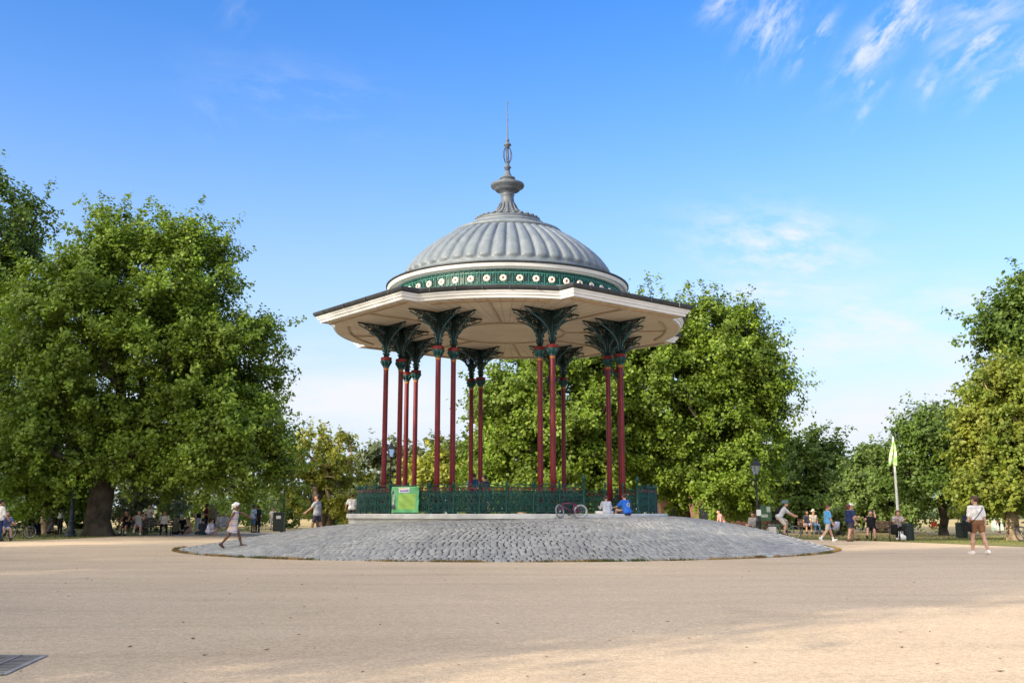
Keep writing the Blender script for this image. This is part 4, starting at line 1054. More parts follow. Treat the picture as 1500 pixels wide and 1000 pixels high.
    if bottom is not None:
        pr = off([tor[0], (T(-.05, 0, 1.02), T(.05, 0, 1.02), .105, .105)], .014)
        for s, hip, kn, an, f, sd_ in legs:
            if bl <= 1: pr += off([(hip, hip + (kn - hip) * bl, .105 * wide, .088 * wide)])
            else: pr += off([(hip, kn, .104 * wide, .072), (kn, kn + (an - kn) * (bl - 1), .070, .058)])
        garment('trousers' if bl > 1 else 'shorts', pr, bottom, [(T(0, 0, 1.05) + O, -up)], .03)
    if socks is not None:
        for s, hip, kn, an, f, sd_ in legs: garment('sock', off([(an - sd_ * .12, an + sd_ * .03, .050, .045)]), socks, h=min(vox, .015))
    if shoes is not None:
        for s, hip, kn, an, f, sd_ in legs:
            garment('shoe', off([(an + sd_ * .045 - f * .04, an + sd_ * .05 + f * .06, .047, .047), (an + sd_ * .05 + f * .06, an + sd_ * .055 + f * .155, .047, .040), (an, an + sd_ * .04, .050, .048)]), shoes, h=min(vox, .016))
    if hair:
        pr = [(Hd(0, -.03, .045), Hd(0, .015, .045), .102, .094)]; pl = [(Hd(0, .055, .045) + O, hu * .75 - hf * .65)]
        if style == 'bun': pr += [(Hd(0, -.11, .07), Hd(0, -.13, .075), .055, .05)]
        if style == 'long': pr += [(Hd(-.03, -.06, .0), T(-.05, -.10, 1.32), .075, .045), (Hd(.03, -.06, .0), T(.05, -.10, 1.32), .075, .045), (Hd(0, -.06, .0), T(0, -.11, 1.30), .08, .05)]; pl = [(Hd(0, .045, .03) + O, hu * .35 - hf * .93)]
        if style == 'bob': pr += [(Hd(-.06, -.03, .02), Hd(-.07, -.03, -.08), .05, .04), (Hd(.06, -.03, .02), Hd(.07, -.03, -.08), .05, .04), (Hd(0, -.07, .0), Hd(0, -.07, -.08), .06, .05)]; pl = [(Hd(0, .05, .04) + O, hu * .4 - hf * .9)]
        garment('hair', off(pr), HAIR[hair], pl, h=min(vox, .016))
    if cap is not None:
        kind, m_ = cap
        if kind == 'cap':
            garment('cap', off([(Hd(0, -.03, .062), Hd(0, .02, .06), .106, .100)]), m_, [(Hd(0, 0, .045) + O, hu)], h=.014)
            mb = MB(); mb.ball(tuple(Hd(0, .12, .055) + O), (.075, .075, .012), 12); mb.build('cap_peak', m_, root)
        elif kind == 'helmet':
            garment('helmet', off([(Hd(0, -.07, .075), Hd(0, .06, .075), .115, .105)]), m_, [(Hd(0, 0, .035) + O, hu)], h=.014)
        elif kind == 'hat':
            garment('hat', off([(Hd(0, -.02, .06), Hd(0, 0, .10), .108, .09)]), m_, [(Hd(0, 0, .05) + O, hu)], h=.014)
            mb = MB(); mb.lathe([(.06, .0), (.19, -.015), (.195, -.005), (.08, .015)], 20, c=tuple(Hd(0, 0, .05) + O)); mb.build('hat_brim', m_, root)
        elif kind == 'scarf':
            garment('headscarf', off([(Hd(0, -.05, .045), Hd(0, .0, .05), .112, .104), (Hd(0, -.08, .02), Hd(0, -.15, .00), .10, .07), (Hd(0, -.13, .0), Hd(0, -.17, -.14), .06, .03)]), m_, [(Hd(0, .05, .05) + O, hu * .55 - hf * .84)], h=.016)
    root['T'] = 0; del root['T']
    return root, {'T': lambda x, y, z: tuple(T(x, y, z) + O), 'Hd': lambda x, y, z: tuple(Hd(x, y, z) + O), 'arms': [(a[1] + O, a[2] + O, a[3] + O) for a in arms], 'legs': [(a[1] + O, a[2] + O, a[3] + O) for a in legs]}

W_ = cloth('white', (.78, .76, .73)); GY = cloth('grey', (.40, .40, .42)); LB = cloth('light_blue', (.40, .52, .68)); BLK = cloth('black', (.016, .016, .02)); NAVY = cloth('navy', (.030, .045, .13)); BROWN = cloth('brown', (.235, .115, .060)); SKY = cloth('sky_blue', (.14, .42, .78)); DGY = cloth('charcoal', (.065, .062, .085)); BLUE = cloth('royal_blue', (.035, .16, .62)); PGY = cloth('pale_grey', (.52, .54, .60)); BEIGE = cloth('beige', (.52, .45, .38)); OLIVE = cloth('olive', (.22, .21, .11)); REDC = cloth('red', (.55, .04, .03)); LILAC = cloth('lilac', (.52, .52, .72)); JEAN = cloth('denim', (.085, .15, .27)); MAROON = cloth('maroon', (.14, .03, .035)); TEALC = cloth('teal', (.02, .09, .10)); PINK = cloth('pink', (.62, .30, .30)); PEACH = cloth('peach', (.62, .42, .25))
SH_W = mat('shoe_white', (.80, .78, .75), .6); SH_B = mat('shoe_dark', (.03, .025, .022), .6); SH_T = mat('sandal_brown', (.10, .05, .03), .7)

# woman walking on the right
fx = on_ground(1434, 812)
wr_, A = person('woman in white top and brown shorts walking on the sunlit gravel', (fx[0], fx[1], .008), 14, 1.74, larm=(4, 7, 6), rarm=(-8, 10, 12), lleg=(8, 4, 3), rleg=(-14, 4, 5), turn=-12, hair='brown', style='bun', top=W_, sleeve=.85, hem=.12, bottom=BROWN, bl=.52, shoes=SH_W, vox=.0145, wide=1.12)
mb = MB(); mb.tube([A['T'](.17, -.03, 1.47), A['T'](.12, -.145, 1.36), A['T'](-.05, -.155, 1.15), A['T'](-.20, -.10, .98), A['T'](-.27, 0, .90)], .012, 5); mb.tube([A['T'](.17, -.03, 1.47), A['T'](.10, .14, 1.34), A['T'](-.10, .16, 1.1), A['T'](-.25, .08, .92)], .012, 5)

root_bag = thing('shoulder_bag', 'dark shoulder bag hanging at the hip of the walking woman', 'bag', wr_.location, R(14), s=1.74 / 1.76)
mb.build('strap', BLK, root_bag)
mb = MB(); c = A['T'](-.30, .02, .80); mb.tube([(c[0] - .0, c[1] - .13, c[2] - .13), (c[0], c[1] - .14, c[2] + .10), (c[0], c[1] + .0, c[2] + .13), (c[0], c[1] + .14, c[2] + .10), (c[0], c[1] + .13, c[2] - .13)], [.05, .055, .06, .055, .05], 8); mb.box(c, (.09, .26, .26)); mb.build('pouch', BLK, root_bag)

# girl in the striped dress running up the mound
M_DRESS, N, b, out = new_mat('striped_dress')
co = N.n('ShaderNodeTexCoord').outputs['Object']; s3 = N.n('ShaderNodeSeparateXYZ'); N.l(co, s3.inputs[0])
f = N.math('FRACT', N.math('ADD', N.math('MULTIPLY', s3.outputs[2], 4.3), N.math('MULTIPLY', N.noise(co, 3.0), .35)))
c = N.ramp(f, [(0.0, (.66, .60, .54)), (.22, (.66, .45, .40)), (.34, (.68, .60, .52)), (.52, (.62, .42, .22)), (.60, (.66, .60, .54)), (.80, (.34, .27, .52)), (.92, (.62, .52, .56))])

N.l(c, b.inputs['Base Color']); b.inputs['Roughness'].default_value = .9
gY = 31.6; gx = x_at(340, gY); gz = mound_z(math.hypot(gx - CX, gY - CY), math.atan2(gY - CY, gx - CX)) + .02
person('girl in white headscarf and striped dress running up the setts', (gx, gY, gz), -82, 1.40, larm=(72, 10, -12), rarm=(-32, 14, 14), lleg=(30, 16, 2), rleg=(-20, 18, 2), lean=8, turn=0, nod=12, skin='brown', hair='dark', style='short', sleeve=0, dress=(M_DRESS, .60), shoes=SH_T, cap=('scarf', W_), vox=.0145)

# man and child walking behind the left shoulder of the mound
def on_mound(px, Y): 
    x = x_at(px, Y); r = math.hypot(x - CX, Y - CY); return (x, Y, (mound_z(r, math.atan2(Y - CY, x - CX)) + .02) if r < 11.9 else .008)
person('man in grey T shirt and dark shorts striding left', on_mound(463, 44), 82, 1.82, larm=(38, 6, 14), rarm=(-14, 8, 14), lleg=(18, 6, 3), rleg=(-18, 8, 3), skin='tan', hair='dark', top=GY, sleeve=.7, hem=-.04, bottom=DGY, bl=.62, shoes=SH_B, vox=.0155)
person('child in white T shirt walking beside the end of the plinth', on_mound(514, 39.6), 20, 1.2, larm=(12, 24, 10), rarm=(0, 8, 10), lleg=(12, 4, 3), rleg=(-10, 8, 3), hair='dark', skin='tan', top=W_, sleeve=.75, hem=-.04, bottom=DGY, bl=.75, shoes=SH_B, vox=.018)

# boys sitting on the top edge of the setts
def rim(px, Y):
    x = x_at(px, Y, 1.1); r = math.hypot(x - CX, Y - CY); return (x, Y, mound_z(r, math.atan2(Y - CY, x - CX)) + .03)
person('boy in grey long sleeved top sitting on the mound edge', rim(889, 33.3), 18, 1.22, larm=(30, 10, 70), rarm=(10, 16, 30), lleg=((-.75, .65, .12), (.5, .35, -.35)), rleg=((.7, .7, .12), (-.6, .2, -.3)), lean=8, turn=18, nod=12, seat=.02, hair='brown', top=PGY, sleeve=1.75, hem=-.02, bottom=W_, bl=1.8, shoes=SH_B, vox=.015)
pb, A = person('boy in bright blue T shirt sitting with a white ring on his back', rim(919, 33.6), 42, 1.38, larm=(42, 8, 40), rarm=(15, 10, 60), lleg=((-.35, .85, .30), (.1, .35, -.9)), rleg=((.6, .75, .1), (-.5, .3, -.4)), lean=16, turn=24, nod=4, seat=.02, hair='brown', top=BLUE, sleeve=.8, hem=-.03, bottom=DGY, bl=.95, shoes=SH_B, vox=.015)
mb = MB(); c = A['T'](.01, -.142, 1.22)
mb.ring(c, .085, .011, 'y', 22, 6); mb.tube([(c[0] - .03, c[1] - .002, c[2] + .035), (c[0], c[1] - .002, c[2] - .03), (c[0] + .03, c[1] - .002, c[2] + .035)], .009, 5); mb.build('shirt_emblem', W_, pb)

# two people on the platform leaning on the far railing
def inside(px, Y): return (x_at(px, Y, 1.5), Y, 1.225)
person('person in blue shirt standing inside the bandstand behind the railing', inside(694, 42.6), 6, 1.66, larm=(38, 14, 40), rarm=(38, 14, 40), lleg=(0, 0, 5), rleg=(6, 8, 5), lean=8, hair='ginger', top=cloth('mid_blue', (.04, .12, .30)), sleeve=.7, hem=-.04, bottom=NAVY, bl=1.9, shoes=SH_B, vox=.02)
person('person in dark clothes leaning over the rail inside the bandstand', inside(716, 41.6), 60, 1.58, larm=(40, 8, 50), rarm=(30, 8, 60), lleg=(-6, 0, 4), rleg=(14, 18, 4), lean=24, hair='dark', top=DGY, sleeve=.8, hem=-.04, bottom=NAVY, bl=.8, shoes=SH_B, vox=.02)

# right hand walkers
q = on_ground(1214, 793)
person('man in sky blue T shirt and grey shorts striding on the right', (q[0], q[1], .008), -84, 1.62, larm=(-8, 6, 16), rarm=(8, 6, 14), lleg=(22, 4, 3), rleg=(-20, 22, 3), nod=8, hair='ginger', top=SKY, sleeve=.8, hem=-.06, bottom=cloth('silver_grey', (.46, .43, .44)), bl=.7, shoes=SH_W, socks=W_, vox=.0155)
q = on_ground(1245.5, 793)
person('walker in white backed top with navy shirt and dark shorts', (q[0], q[1], .008), -80, 1.60, larm=(30, 8, 60), rarm=(26, 8, 64), lleg=(6, 4, 3), rleg=(-8, 8, 3), hair='ginger', style='bob', top=NAVY, sleeve=.7, hem=-.04, bottom=DGY, bl=.6, shoes=SH_T, vox=.0155)
q = on_ground(1253, 792)
person('walker in white cap and navy T shirt beside the darker pair', (q[0], q[1] + .35, .008), -84, 1.66, larm=(24, 6, 40), rarm=(-6, 8, 30), lleg=(18, 4, 3), rleg=(-16, 10, 3), hair='brown', top=cloth('ink_blue', (.05, .07, .20)), sleeve=.7, hem=-.06, bottom=DGY, bl=.6, shoes=SH_T, cap=('cap', W_), vox=.0155)

# ---------------------------------------------------------------- benches
M_WOOD = mat('bench_wood', (.145, .085, .055), .7, .35, 5.0, .5, 20.0); M_WOOD_G = mat('bench_wood_grey', (.20, .18, .15), .8, .3, 5.0, .4, 20.0); M_IRON = mat('cast_iron', (.018, .022, .022), .5, .3, 6.0)
def bench(label, loc, rz, Lg, wood):
    r = thing('park_bench', label, 'bench', loc, rz)
    mb = MB()
    for i in range(4): mb.box((0, -.03 + .12 * i - .15, .44 + (.012 if i == 0 else 0)), (Lg, .095, .035))
    mb.build('seat', wood, r); mb = MB()
    for i in range(3): mb.box((0, .27 + .035 * i, .58 + .125 * i), (Lg, .028, .10), M=Matrix.Rotation(R(-14), 3, 'X'))
    mb.build('backrest', wood, r)
    for s in (-1, 1):
        mb = MB(); x = s * (Lg / 2 - .12)
        mb.tube([(x, -.20, 0), (x, -.18, .24), (x, -.20, .42), (x, .22, .42), (x, .24, .22), (x, .34, 0)], .026, 6); mb.tube([(x, .20, .42), (x, .27, .55), (x, .37, .92)], .024, 6); mb.tube([(x, -.20, .42), (x, -.19, .62), (x, .05, .66), (x, .29, .62)], .022, 6)
        mb.build('end_frame', M_IRON, r)
    return r
BR = (x_at(1301, 46.5), 46.5)
bench('dark brown park bench in front of the flagpole', (BR[0], BR[1], .004), R(4), 1.55, M_WOOD)
BL1 = (x_at(196, 56.0), 56.0); bench('dark park bench holding the tank top pair by the big trunk', (BL1[0], BL1[1], .004), R(3), 1.5, M_WOOD_G)
BL2 = (x_at(231, 57.0), 57.0); bench('weathered grey bench with one free half on the left lawn', (BL2[0], BL2[1], .004), R(6), 1.7, M_WOOD_G)
BE = (x_at(2, 46.2), 46.2); bench('dark bench cut by the left edge of the lawn', (BE[0] - .4, BE[1], .004), R(-8), 1.5, M_WOOD)
SIT = dict(lleg=(82, 84, 6), rleg=(84, 78, 8), seat=.46)
person('person in black with raised arms on the right bench', (x_at(1277, 46.4), 46.35, .004), 158, 1.68, larm=(95, 6, 120), rarm=(55, 20, 60), lleg=(78, 66, 6), rleg=(84, 50, 8), seat=.46, lean=-6, hair='dark', top=BLK, sleeve=.3, bottom=BLK, bl=.7, shoes=SH_T, vox=.019)
person('person in pale top and black trousers on the right bench', (x_at(1315, 46.4), 46.35, .004), 176, 1.70, larm=(42, 8, 70), rarm=(42, 8, 70), lean=14, nod=22, skin='pale', hair='ginger', style='bob', top=cloth('grey_pink', (.42, .36, .36)), sleeve=.9, bottom=BLK, bl=1.9, shoes=SH_W, vox=.019, **SIT)
person('person in dark tank top and white socks on the left bench', (x_at(187, 56), 55.9, .004), 168, 1.74, larm=(38, 14, 50), rarm=(40, 12, 50), lean=18, skin='tan', hair='brown', top=BLK, sleeve=0, bottom=BLK, bl=.6, shoes=SH_B, socks=W_, vox=.02, **SIT)
person('long haired person in pale shorts sitting beside the tank top', (x_at(203, 56), 55.9, .004), 196, 1.68, larm=(50, 10, 60), rarm=(60, 10, 50), lleg=(84, 74, 6), rleg=(88, 46, 8), seat=.46, lean=6, skin='pale', hair='dark', style='long', top=GY, sleeve=.3, bottom=LILAC, bl=.55, shoes=SH_W, vox=.02)
person('person in blue top and pale shorts on the edge bench', (x_at(9, 46.2), 46.0, .004), -140, 1.66, larm=(40, 10, 40), rarm=(50, 8, 40), lleg=(80, 60, 6), rleg=(86, 30, 8), seat=.46, lean=20, skin='pale', hair='brown', top=cloth('slate_blue', (.10, .14, .30)), sleeve=.7, bottom=W_, bl=.62, shoes=SH_B, vox=.019)
person('person in long white shirt standing at the left edge', (x_at(-3, 45.2), 45.2, .008), -30, 1.80, larm=(4, 6, 10), rarm=(10, 10, 30), skin='tan', hair='dark', top=W_, sleeve=1.4, hem=-.10, bottom=NAVY, bl=1.9, shoes=SH_B, vox=.019)

# ---------------------------------------------------------------- people on the left lawn, sitting and standing in groups
GRD = dict(lleg=((-.6, .75, .25), (.55, .35, -.55)), rleg=((.55, .8, .3), (-.4, .3, -.7)), seat=.02, vox=.026, group='people on the left lawn')
STD = dict(vox=.026, group='people on the left lawn')
def at_l(px, Y): return (x_at(px, Y), Y, .004)
person('person in black sitting left of the slender tree trunk', at_l(55, 57), 70, 1.7, lean=12, hair='dark', top=BLK, sleeve=.8, bottom=DGY, bl=1.8, skin='brown', **GRD)
person('person in dark clothes sitting against the slender tree trunk', at_l(71, 59), -60, 1.7, lean=20, hair='dark', top=DGY, sleeve=1.6, bottom=BLK, bl=1.8, skin='brown', **GRD)
person('person in grey top and black leggings standing right of the slender tree', at_l(87, 60), -30, 1.70, lean=10, larm=(30, 12, 40), rarm=(40, 16, 30), hair='dark', skin='brown', top=GY, sleeve=.7, bottom=BLK, bl=1.9, shoes=SH_B, **STD)
person('person in sleeveless grey top standing behind the left bench', at_l(218, 64), 170, 1.72, larm=(20, 24, 60), rarm=(20, 24, 60), hair='ginger', top=GY, sleeve=.2, bottom=BLK, bl=1.8, shoes=SH_B, **STD)
person('person in maroon top sitting just behind the left bench', at_l(212, 61), 180, 1.7, lean=6, hair='brown', top=MAROON, sleeve=.8, bottom=DGY, bl=1.8, **dict(GRD, seat=.25))
person('dark haired person in white shirt sitting on the grey bench', (x_at(240, 57), 56.9, .004), 200, 1.68, lean=16, larm=(40, 10, 50), rarm=(40, 10, 50), hair='dark', style='long', top=W_, sleeve=.8, bottom=BLK, bl=1.9, shoes=SH_B, vox=.024, group='people on the left lawn', **SIT)
person('person in brown top sitting at the left end of the picnic', at_l(256, 58.5), -20, 1.7, lean=14, hair='fair', style='long', top=OLIVE, sleeve=.4, bottom=BLK, bl=1.8, **GRD)
person('person in white cap reclining on the picnic rug', at_l(265, 60), 200, 1.76, lean=-12, larm=(-30, 16, 10), rarm=(40, 10, 40), hair='dark', top=BLK, sleeve=.6, bottom=DGY, bl=1.8, cap=('cap', W_), **dict(GRD, seat=.18))
person('person in peach top sitting with the picnic group', at_l(276, 61), 160, 1.7, lean=8, hair='ginger', top=PEACH, sleeve=.2, bottom=BEIGE, bl=.7, **GRD)
person('dark haired person in black top and pale trousers kneeling tall', at_l(289, 60), -120, 1.75, hair='dark', style='long', top=BLK, sleeve=.5, bottom=PGY, bl=1.9, shoes=SH_B, larm=(30, 10, 50), **STD)
person('person in grey T shirt sitting low beside the black topped one', at_l(298, 57.5), 30, 1.7, lean=16, hair='dark', top=DGY, sleeve=.8, bottom=TEALC, bl=1.8, **GRD)
person('person in dark red top standing among the picnickers', at_l(301, 62), 100, 1.78, hair='dark', skin='brown', top=MAROON, sleeve=.8, bottom=BLK, bl=1.9, shoes=SH_B, larm=(30, 10, 60), **STD)
person('person in olive top with long fair hair standing', at_l(310, 61.5), 10, 1.70, hair='fair', style='long', top=OLIVE, sleeve=1.4, bottom=BLK, bl=1.9, shoes=SH_B, **STD)
person('person in pale lilac dress like top crouching on the grass', at_l(305, 56.2), -40, 1.6, lean=20, hair='brown', top=LILAC, sleeve=.8, hem=-.1, bottom=LILAC, bl=1.6, **dict(GRD, seat=.1))
person('person in white T shirt sitting left of the white shirted pair', at_l(319, 62), 150, 1.78, lean=6, hair='dark', top=W_, sleeve=.8, bottom=BEIGE, bl=1.7, **dict(GRD, seat=.32))
person('person in cream shirt sitting right of the white shirted pair', at_l(327, 62.6), 200, 1.78, lean=6, hair='ginger', skin='tan', top=cloth('cream', (.66, .60, .50)), sleeve=.8, bottom=PGY, bl=1.7, **dict(GRD, seat=.34))
person('person in light blue shirt and denim shorts standing by the mound', at_l(370, 64), -40, 1.72, hair='dark', skin='brown', top=LB, sleeve=.7, hem=-.06, bottom=JEAN, bl=.8, shoes=SH_B, larm=(20, 10, 40), **STD)
person('person all in black standing beside the light blue shirt', at_l(377, 64.4), 60, 1.72, hair='dark', skin='brown', top=BLK, sleeve=1.8, hem=-.1, bottom=BLK, bl=1.95, shoes=SH_B, **STD)
person('person in white top seen beyond the litter bin', (x_at(399, 74), 74, .004), 190, 1.6, hair='ginger', top=W_, sleeve=.6, bottom=PGY, bl=1.8, shoes=SH_B, vox=.028)

# people far on the right
person('person in pink vest crouching under the tall plane tree', (x_at(1060, 58), 58, .008), 100, 1.7, lean=26, hair='dark', top=PINK, sleeve=.3, bottom=BLK, bl=1.8, lleg=(70, 100, 8), rleg=(60, 95, 8), shoes=SH_B, vox=.026)
person('person in grey hoodie sitting behind the mound crest', (x_at(1105, 56), 56, .008), 150, 1.72, lean=18, hair='dark', top=GY, sleeve=1.8, bottom=BLK, bl=1.8, **dict(GRD, group=None, seat=.35))
person('person in lilac shorts sitting on the verge under the dark tree', (x_at(1183, 60), 60, .004), 180, 1.66, lean=4, hair='brown', skin='tan', top=DGY, sleeve=.5, bottom=LILAC, bl=.6, shoes=SH_B, vox=.026, **SIT)
person('person in pale sun hat and denim sitting on the verge', (x_at(1192, 60), 60, .004), 200, 1.76, lean=4, hair='brown', skin='tan', top=BEIGE, sleeve=.8, bottom=JEAN, bl=1.9, shoes=SH_B, cap=('hat', cloth('straw_hat', (.55, .50, .42))), vox=.026, **SIT)
bench('low dark bench under the two people on the verge', (x_at(1188, 60), 60.1, .004), R(0), 1.3, M_WOOD)
person('person in red sitting far out on the field', (x_at(1370, 78), 78, 0), 120, 1.5, lean=14, hair='dark', top=REDC, sleeve=1.4, bottom=REDC, bl=.9, **dict(GRD, group=None))
person('person in dark vest standing right of the pair by the painted board', (x_at(1474, 64), 64, .004), -20, 1.22, hair='dark', top=BLK, sleeve=0, bottom=DGY, bl=.8, shoes=SH_W, vox=.022)
person('person in striped yellow top by the painted board', (x_at(1465, 64.4), 64.4, .004), 60, 1.16, lean=16, hair='ginger', top=cloth('ochre', (.36, .24, .08)), sleeve=.6, bottom=BLK, bl=.6, shoes=SH_T, vox=.022)
person('person in navy standing behind the field litter bin', (x_at(1413, 63), 63, .004), 10, 1.35, hair='dark', top=NAVY, sleeve=.8, bottom=BLK, bl=1.8, shoes=SH_B, vox=.024)

# ================================================================ bicycles and the cyclist
RUB = mat('rubber', (.02, .02, .02), .8, .2, 8); CHROME = mat('chrome', (.55, .55, .56), .25, .1, 5, metal=.9)
def bicycle(label, loc, rz, R_, frame_m, steer=0.0, tilt=0.0, tyre=RUB, rimm=CHROME, basket=None, s=1.0):
    r = thing('bicycle', label, 'bicycle', loc, rz, s=s); r.rotation_euler = (tilt, 0, rz)
    wb = R_ * 2.95                                        # forward is +x
    H = Vector((0, 0, R_)); Fh = Vector((wb, 0, R_)); bb = Vector((wb * .42, 0, R_ * .85)); st = Vector((wb * .28, 0, R_ * 2.05)); hd = Vector((wb * .82, 0, R_ * 2.15)); hl = Vector((wb * .855, 0, R_ * 1.80))
    mb = MB()
    for a, c_ in ((bb, st), (st, hd), (bb, hl), (hd, hl)): mb.tube([a, c_], .020 if R_ > .25 else .017, 8)
    for y in (-.055, .055):
        o = Vector((0, y, 0)); mb.tube([H + o, bb + o * .5], .011, 6); mb.tube([H + o, st * .96 + o * .4], .011, 6)
    mb.build('frame', frame_m, r)
    def wheel(c, rot):
        w = empty('wheel', c, rot); w.parent = r
        m1 = MB(); m1.ring((0, 0, 0), R_ - .02, .021, 'y', 28, 8); m1.build('tyre', tyre, w)
        m2 = MB(); m2.ring((0, 0, 0), R_ - .045, .012, 'y', 28, 6); m2.tube([(0, -.045, 0), (0, .045, 0)], .022, 8); m2.build('rim', rimm, w)
        m3 = MB()
        for k in range(16): t = 2 * math.pi * k / 16; m3.tube([(.02 * math.cos(t), .02 * (-1) ** k, .02 * math.sin(t)), ((R_ - .045) * math.cos(t), 0, (R_ - .045) * math.sin(t))], .0022, 3)
        m3.build('spokes', CHROME, w)
    wheel(H, 0); wheel(Fh, steer)
    rot = Matrix.Rotation(steer, 3, 'Z'); S = lambda x, y, z: tuple(Vector((Fh.x, 0, 0)) + rot @ Vector((x - Fh.x, y, z)))
    mb = MB()
    for y in (-.06, .06): mb.tube([S(Fh.x, y, R_), S(hl.x + .02, y * .8, hl.z - .02)], .013, 6)
    mb.build('fork', frame_m, r)
    mb = MB(); top = hd + Vector((-.02, 0, R_ * .30)); mb.tube([hd, top], .014, 6); mb.tube([S(top.x - .10, -.27, top.z + .04), S(top.x, -.16, top.z + .03), S(top.x + .02, 0, top.z), S(top.x, .16, top.z + .03), S(top.x - .10, .27, top.z + .04)], .012, 6)
    for y in (-.27, .27): mb.tube([S(top.x - .09, y, top.z + .04), S(top.x - .17, y * 1.02, top.z + .035)], .018, 8)
    mb.build('handlebar', RUB, r)
    mb = MB(); sp_ = st + (st - bb).normalized() * R_ * .38; mb.tube([st, sp_], .013, 6); mb.tube([sp_ + Vector((-.13, 0, .02)), sp_ + Vector((-.04, 0, .035)), sp_ + Vector((.14, 0, .02))], [.075, .06, .022], 8, flat=.45); mb.build('saddle', RUB, r)
    mb = MB(); mb.ring(tuple(bb + Vector((0, .045, 0))), R_ * .26, .010, 'y', 18, 5); mb.tube([bb + Vector((0, -.08, 0)), bb + Vector((0, .08, 0))], .018, 6)
    for sg in (-1, 1): mb.tube([bb + Vector((0, .075 * sg, 0)), bb + Vector((.10 * sg, .085 * sg, -.10 * sg))], .010, 5); mb.box(tuple(bb + Vector((.10 * sg, .13 * sg, -.10 * sg))), (.09, .09, .025))
    mb.tube([bb + Vector((0, .045, R_ * .26)), Vector((0, .045, R_ + .03))], .005, 4); mb.tube([bb + Vector((0, .045, -R_ * .26)), Vector((0, .045, R_ - .03))], .005, 4)
    mb.build('crank', M_IRON, r)
    if basket:
        mb = MB()
        for sg in (-1, 1): mb.box((-.02, .13 * sg, R_ * 1.35), (.34, .09, .28)); mb.tube([(-.15, .1 * sg, R_ * 2.02), (wb * .22, .05 * sg, R_ * 2.02)], .008, 5)
        mb.box((0, 0, R_ * 2.02), (.36, .13, .015)); mb.build('pannier', basket, r)
    return r
pink = mat('pink_bike_paint', (.20, .018, .10), .35, .15, 5)
WT = mat('grey_tyre', (.26, .26, .25), .7, .1, 6)
bx, by = x_at(851, 32.2, 1.0), 32.2
zr = lambda x, y: mound_z(math.hypot(x - CX, y - CY), math.atan2(y - CY, x - CX)) + .03
bicycle("child's pink bicycle leaning on the railing beside the boys", (bx, by, zr(bx, by) - .01), R(180 + 2), .225, pink, steer=R(48), tilt=R(12), tyre=WT)
GREEN = mat('green_bike_paint', (.05, .26, .12), .4, .15, 5)
cY = 47.6; cx0 = x_at(1132, cY)
bicycle('green city bicycle ridden behind the mound edge', (cx0, cY, .008), R(-4), .34, GREEN, basket=cloth('pannier_grey', (.55, .56, .55)))
cp, A = person('cyclist in grey helmet and white T shirt riding right', (cx0 + .32, cY, .008), -94, 1.78, larm=(46, 6, 16), rarm=(46, 6, 16), lleg=(68, 70, 5), rleg=(40, 52, 5), lean=34, nod=-6, seat=.90, hair='brown', top=cloth('pale_stone', (.55, .56, .60)), sleeve=.75, hem=-.02, bottom=cloth('stone', (.58, .52, .48)), bl=.85, shoes=SH_B, cap=('helmet', cloth('helmet_teal', (.10, .17, .18))), vox=.0165)
bp_ = thing('backpack', 'black backpack worn by the cyclist in the grey helmet', 'bag', cp.location, R(-94), s=1.78 / 1.76)
V, F = sdf_mesh([(v3(*A['T'](-.06, -.19, 1.10)), v3(*A['T'](-.06, -.19, 1.36)), .10, .08), (v3(*A['T'](.06, -.19, 1.10)), v3(*A['T'](.06, -.19, 1.36)), .10, .08)], .02); np_mesh('pack', V, F, BLK, bp_, smooth=True)
mb = MB()
for s in (-1, 1): mb.tube([A['T'](s * .1, -.15, 1.40), A['T'](s * .12, -.04, 1.49), A['T'](s * .12, .12, 1.36), A['T'](s * .14, .10, 1.18), A['T'](s * .13, -.12, 1.06)], .018, 5)
mb.build('strap', BLK, bp_)
bicycle('dark bicycle lying behind the seated person at the left edge', (x_at(14, 50), 50, .004), R(8), .31, mat('black_paint', (.02, .02, .025), .4), steer=R(10))
bicycle('dark bicycle parked under the tall plane tree by the sign', (x_at(1118, 56), 56, .008), R(12), .33, mat('black_paint', (.02, .02, .025), .4))
bicycle('dark bicycle cut by the right edge behind the lime trunk', (x_at(1497, 45.4), 45.4, .004), R(15), .33, mat('black_paint', (.02, .02, .025), .4))

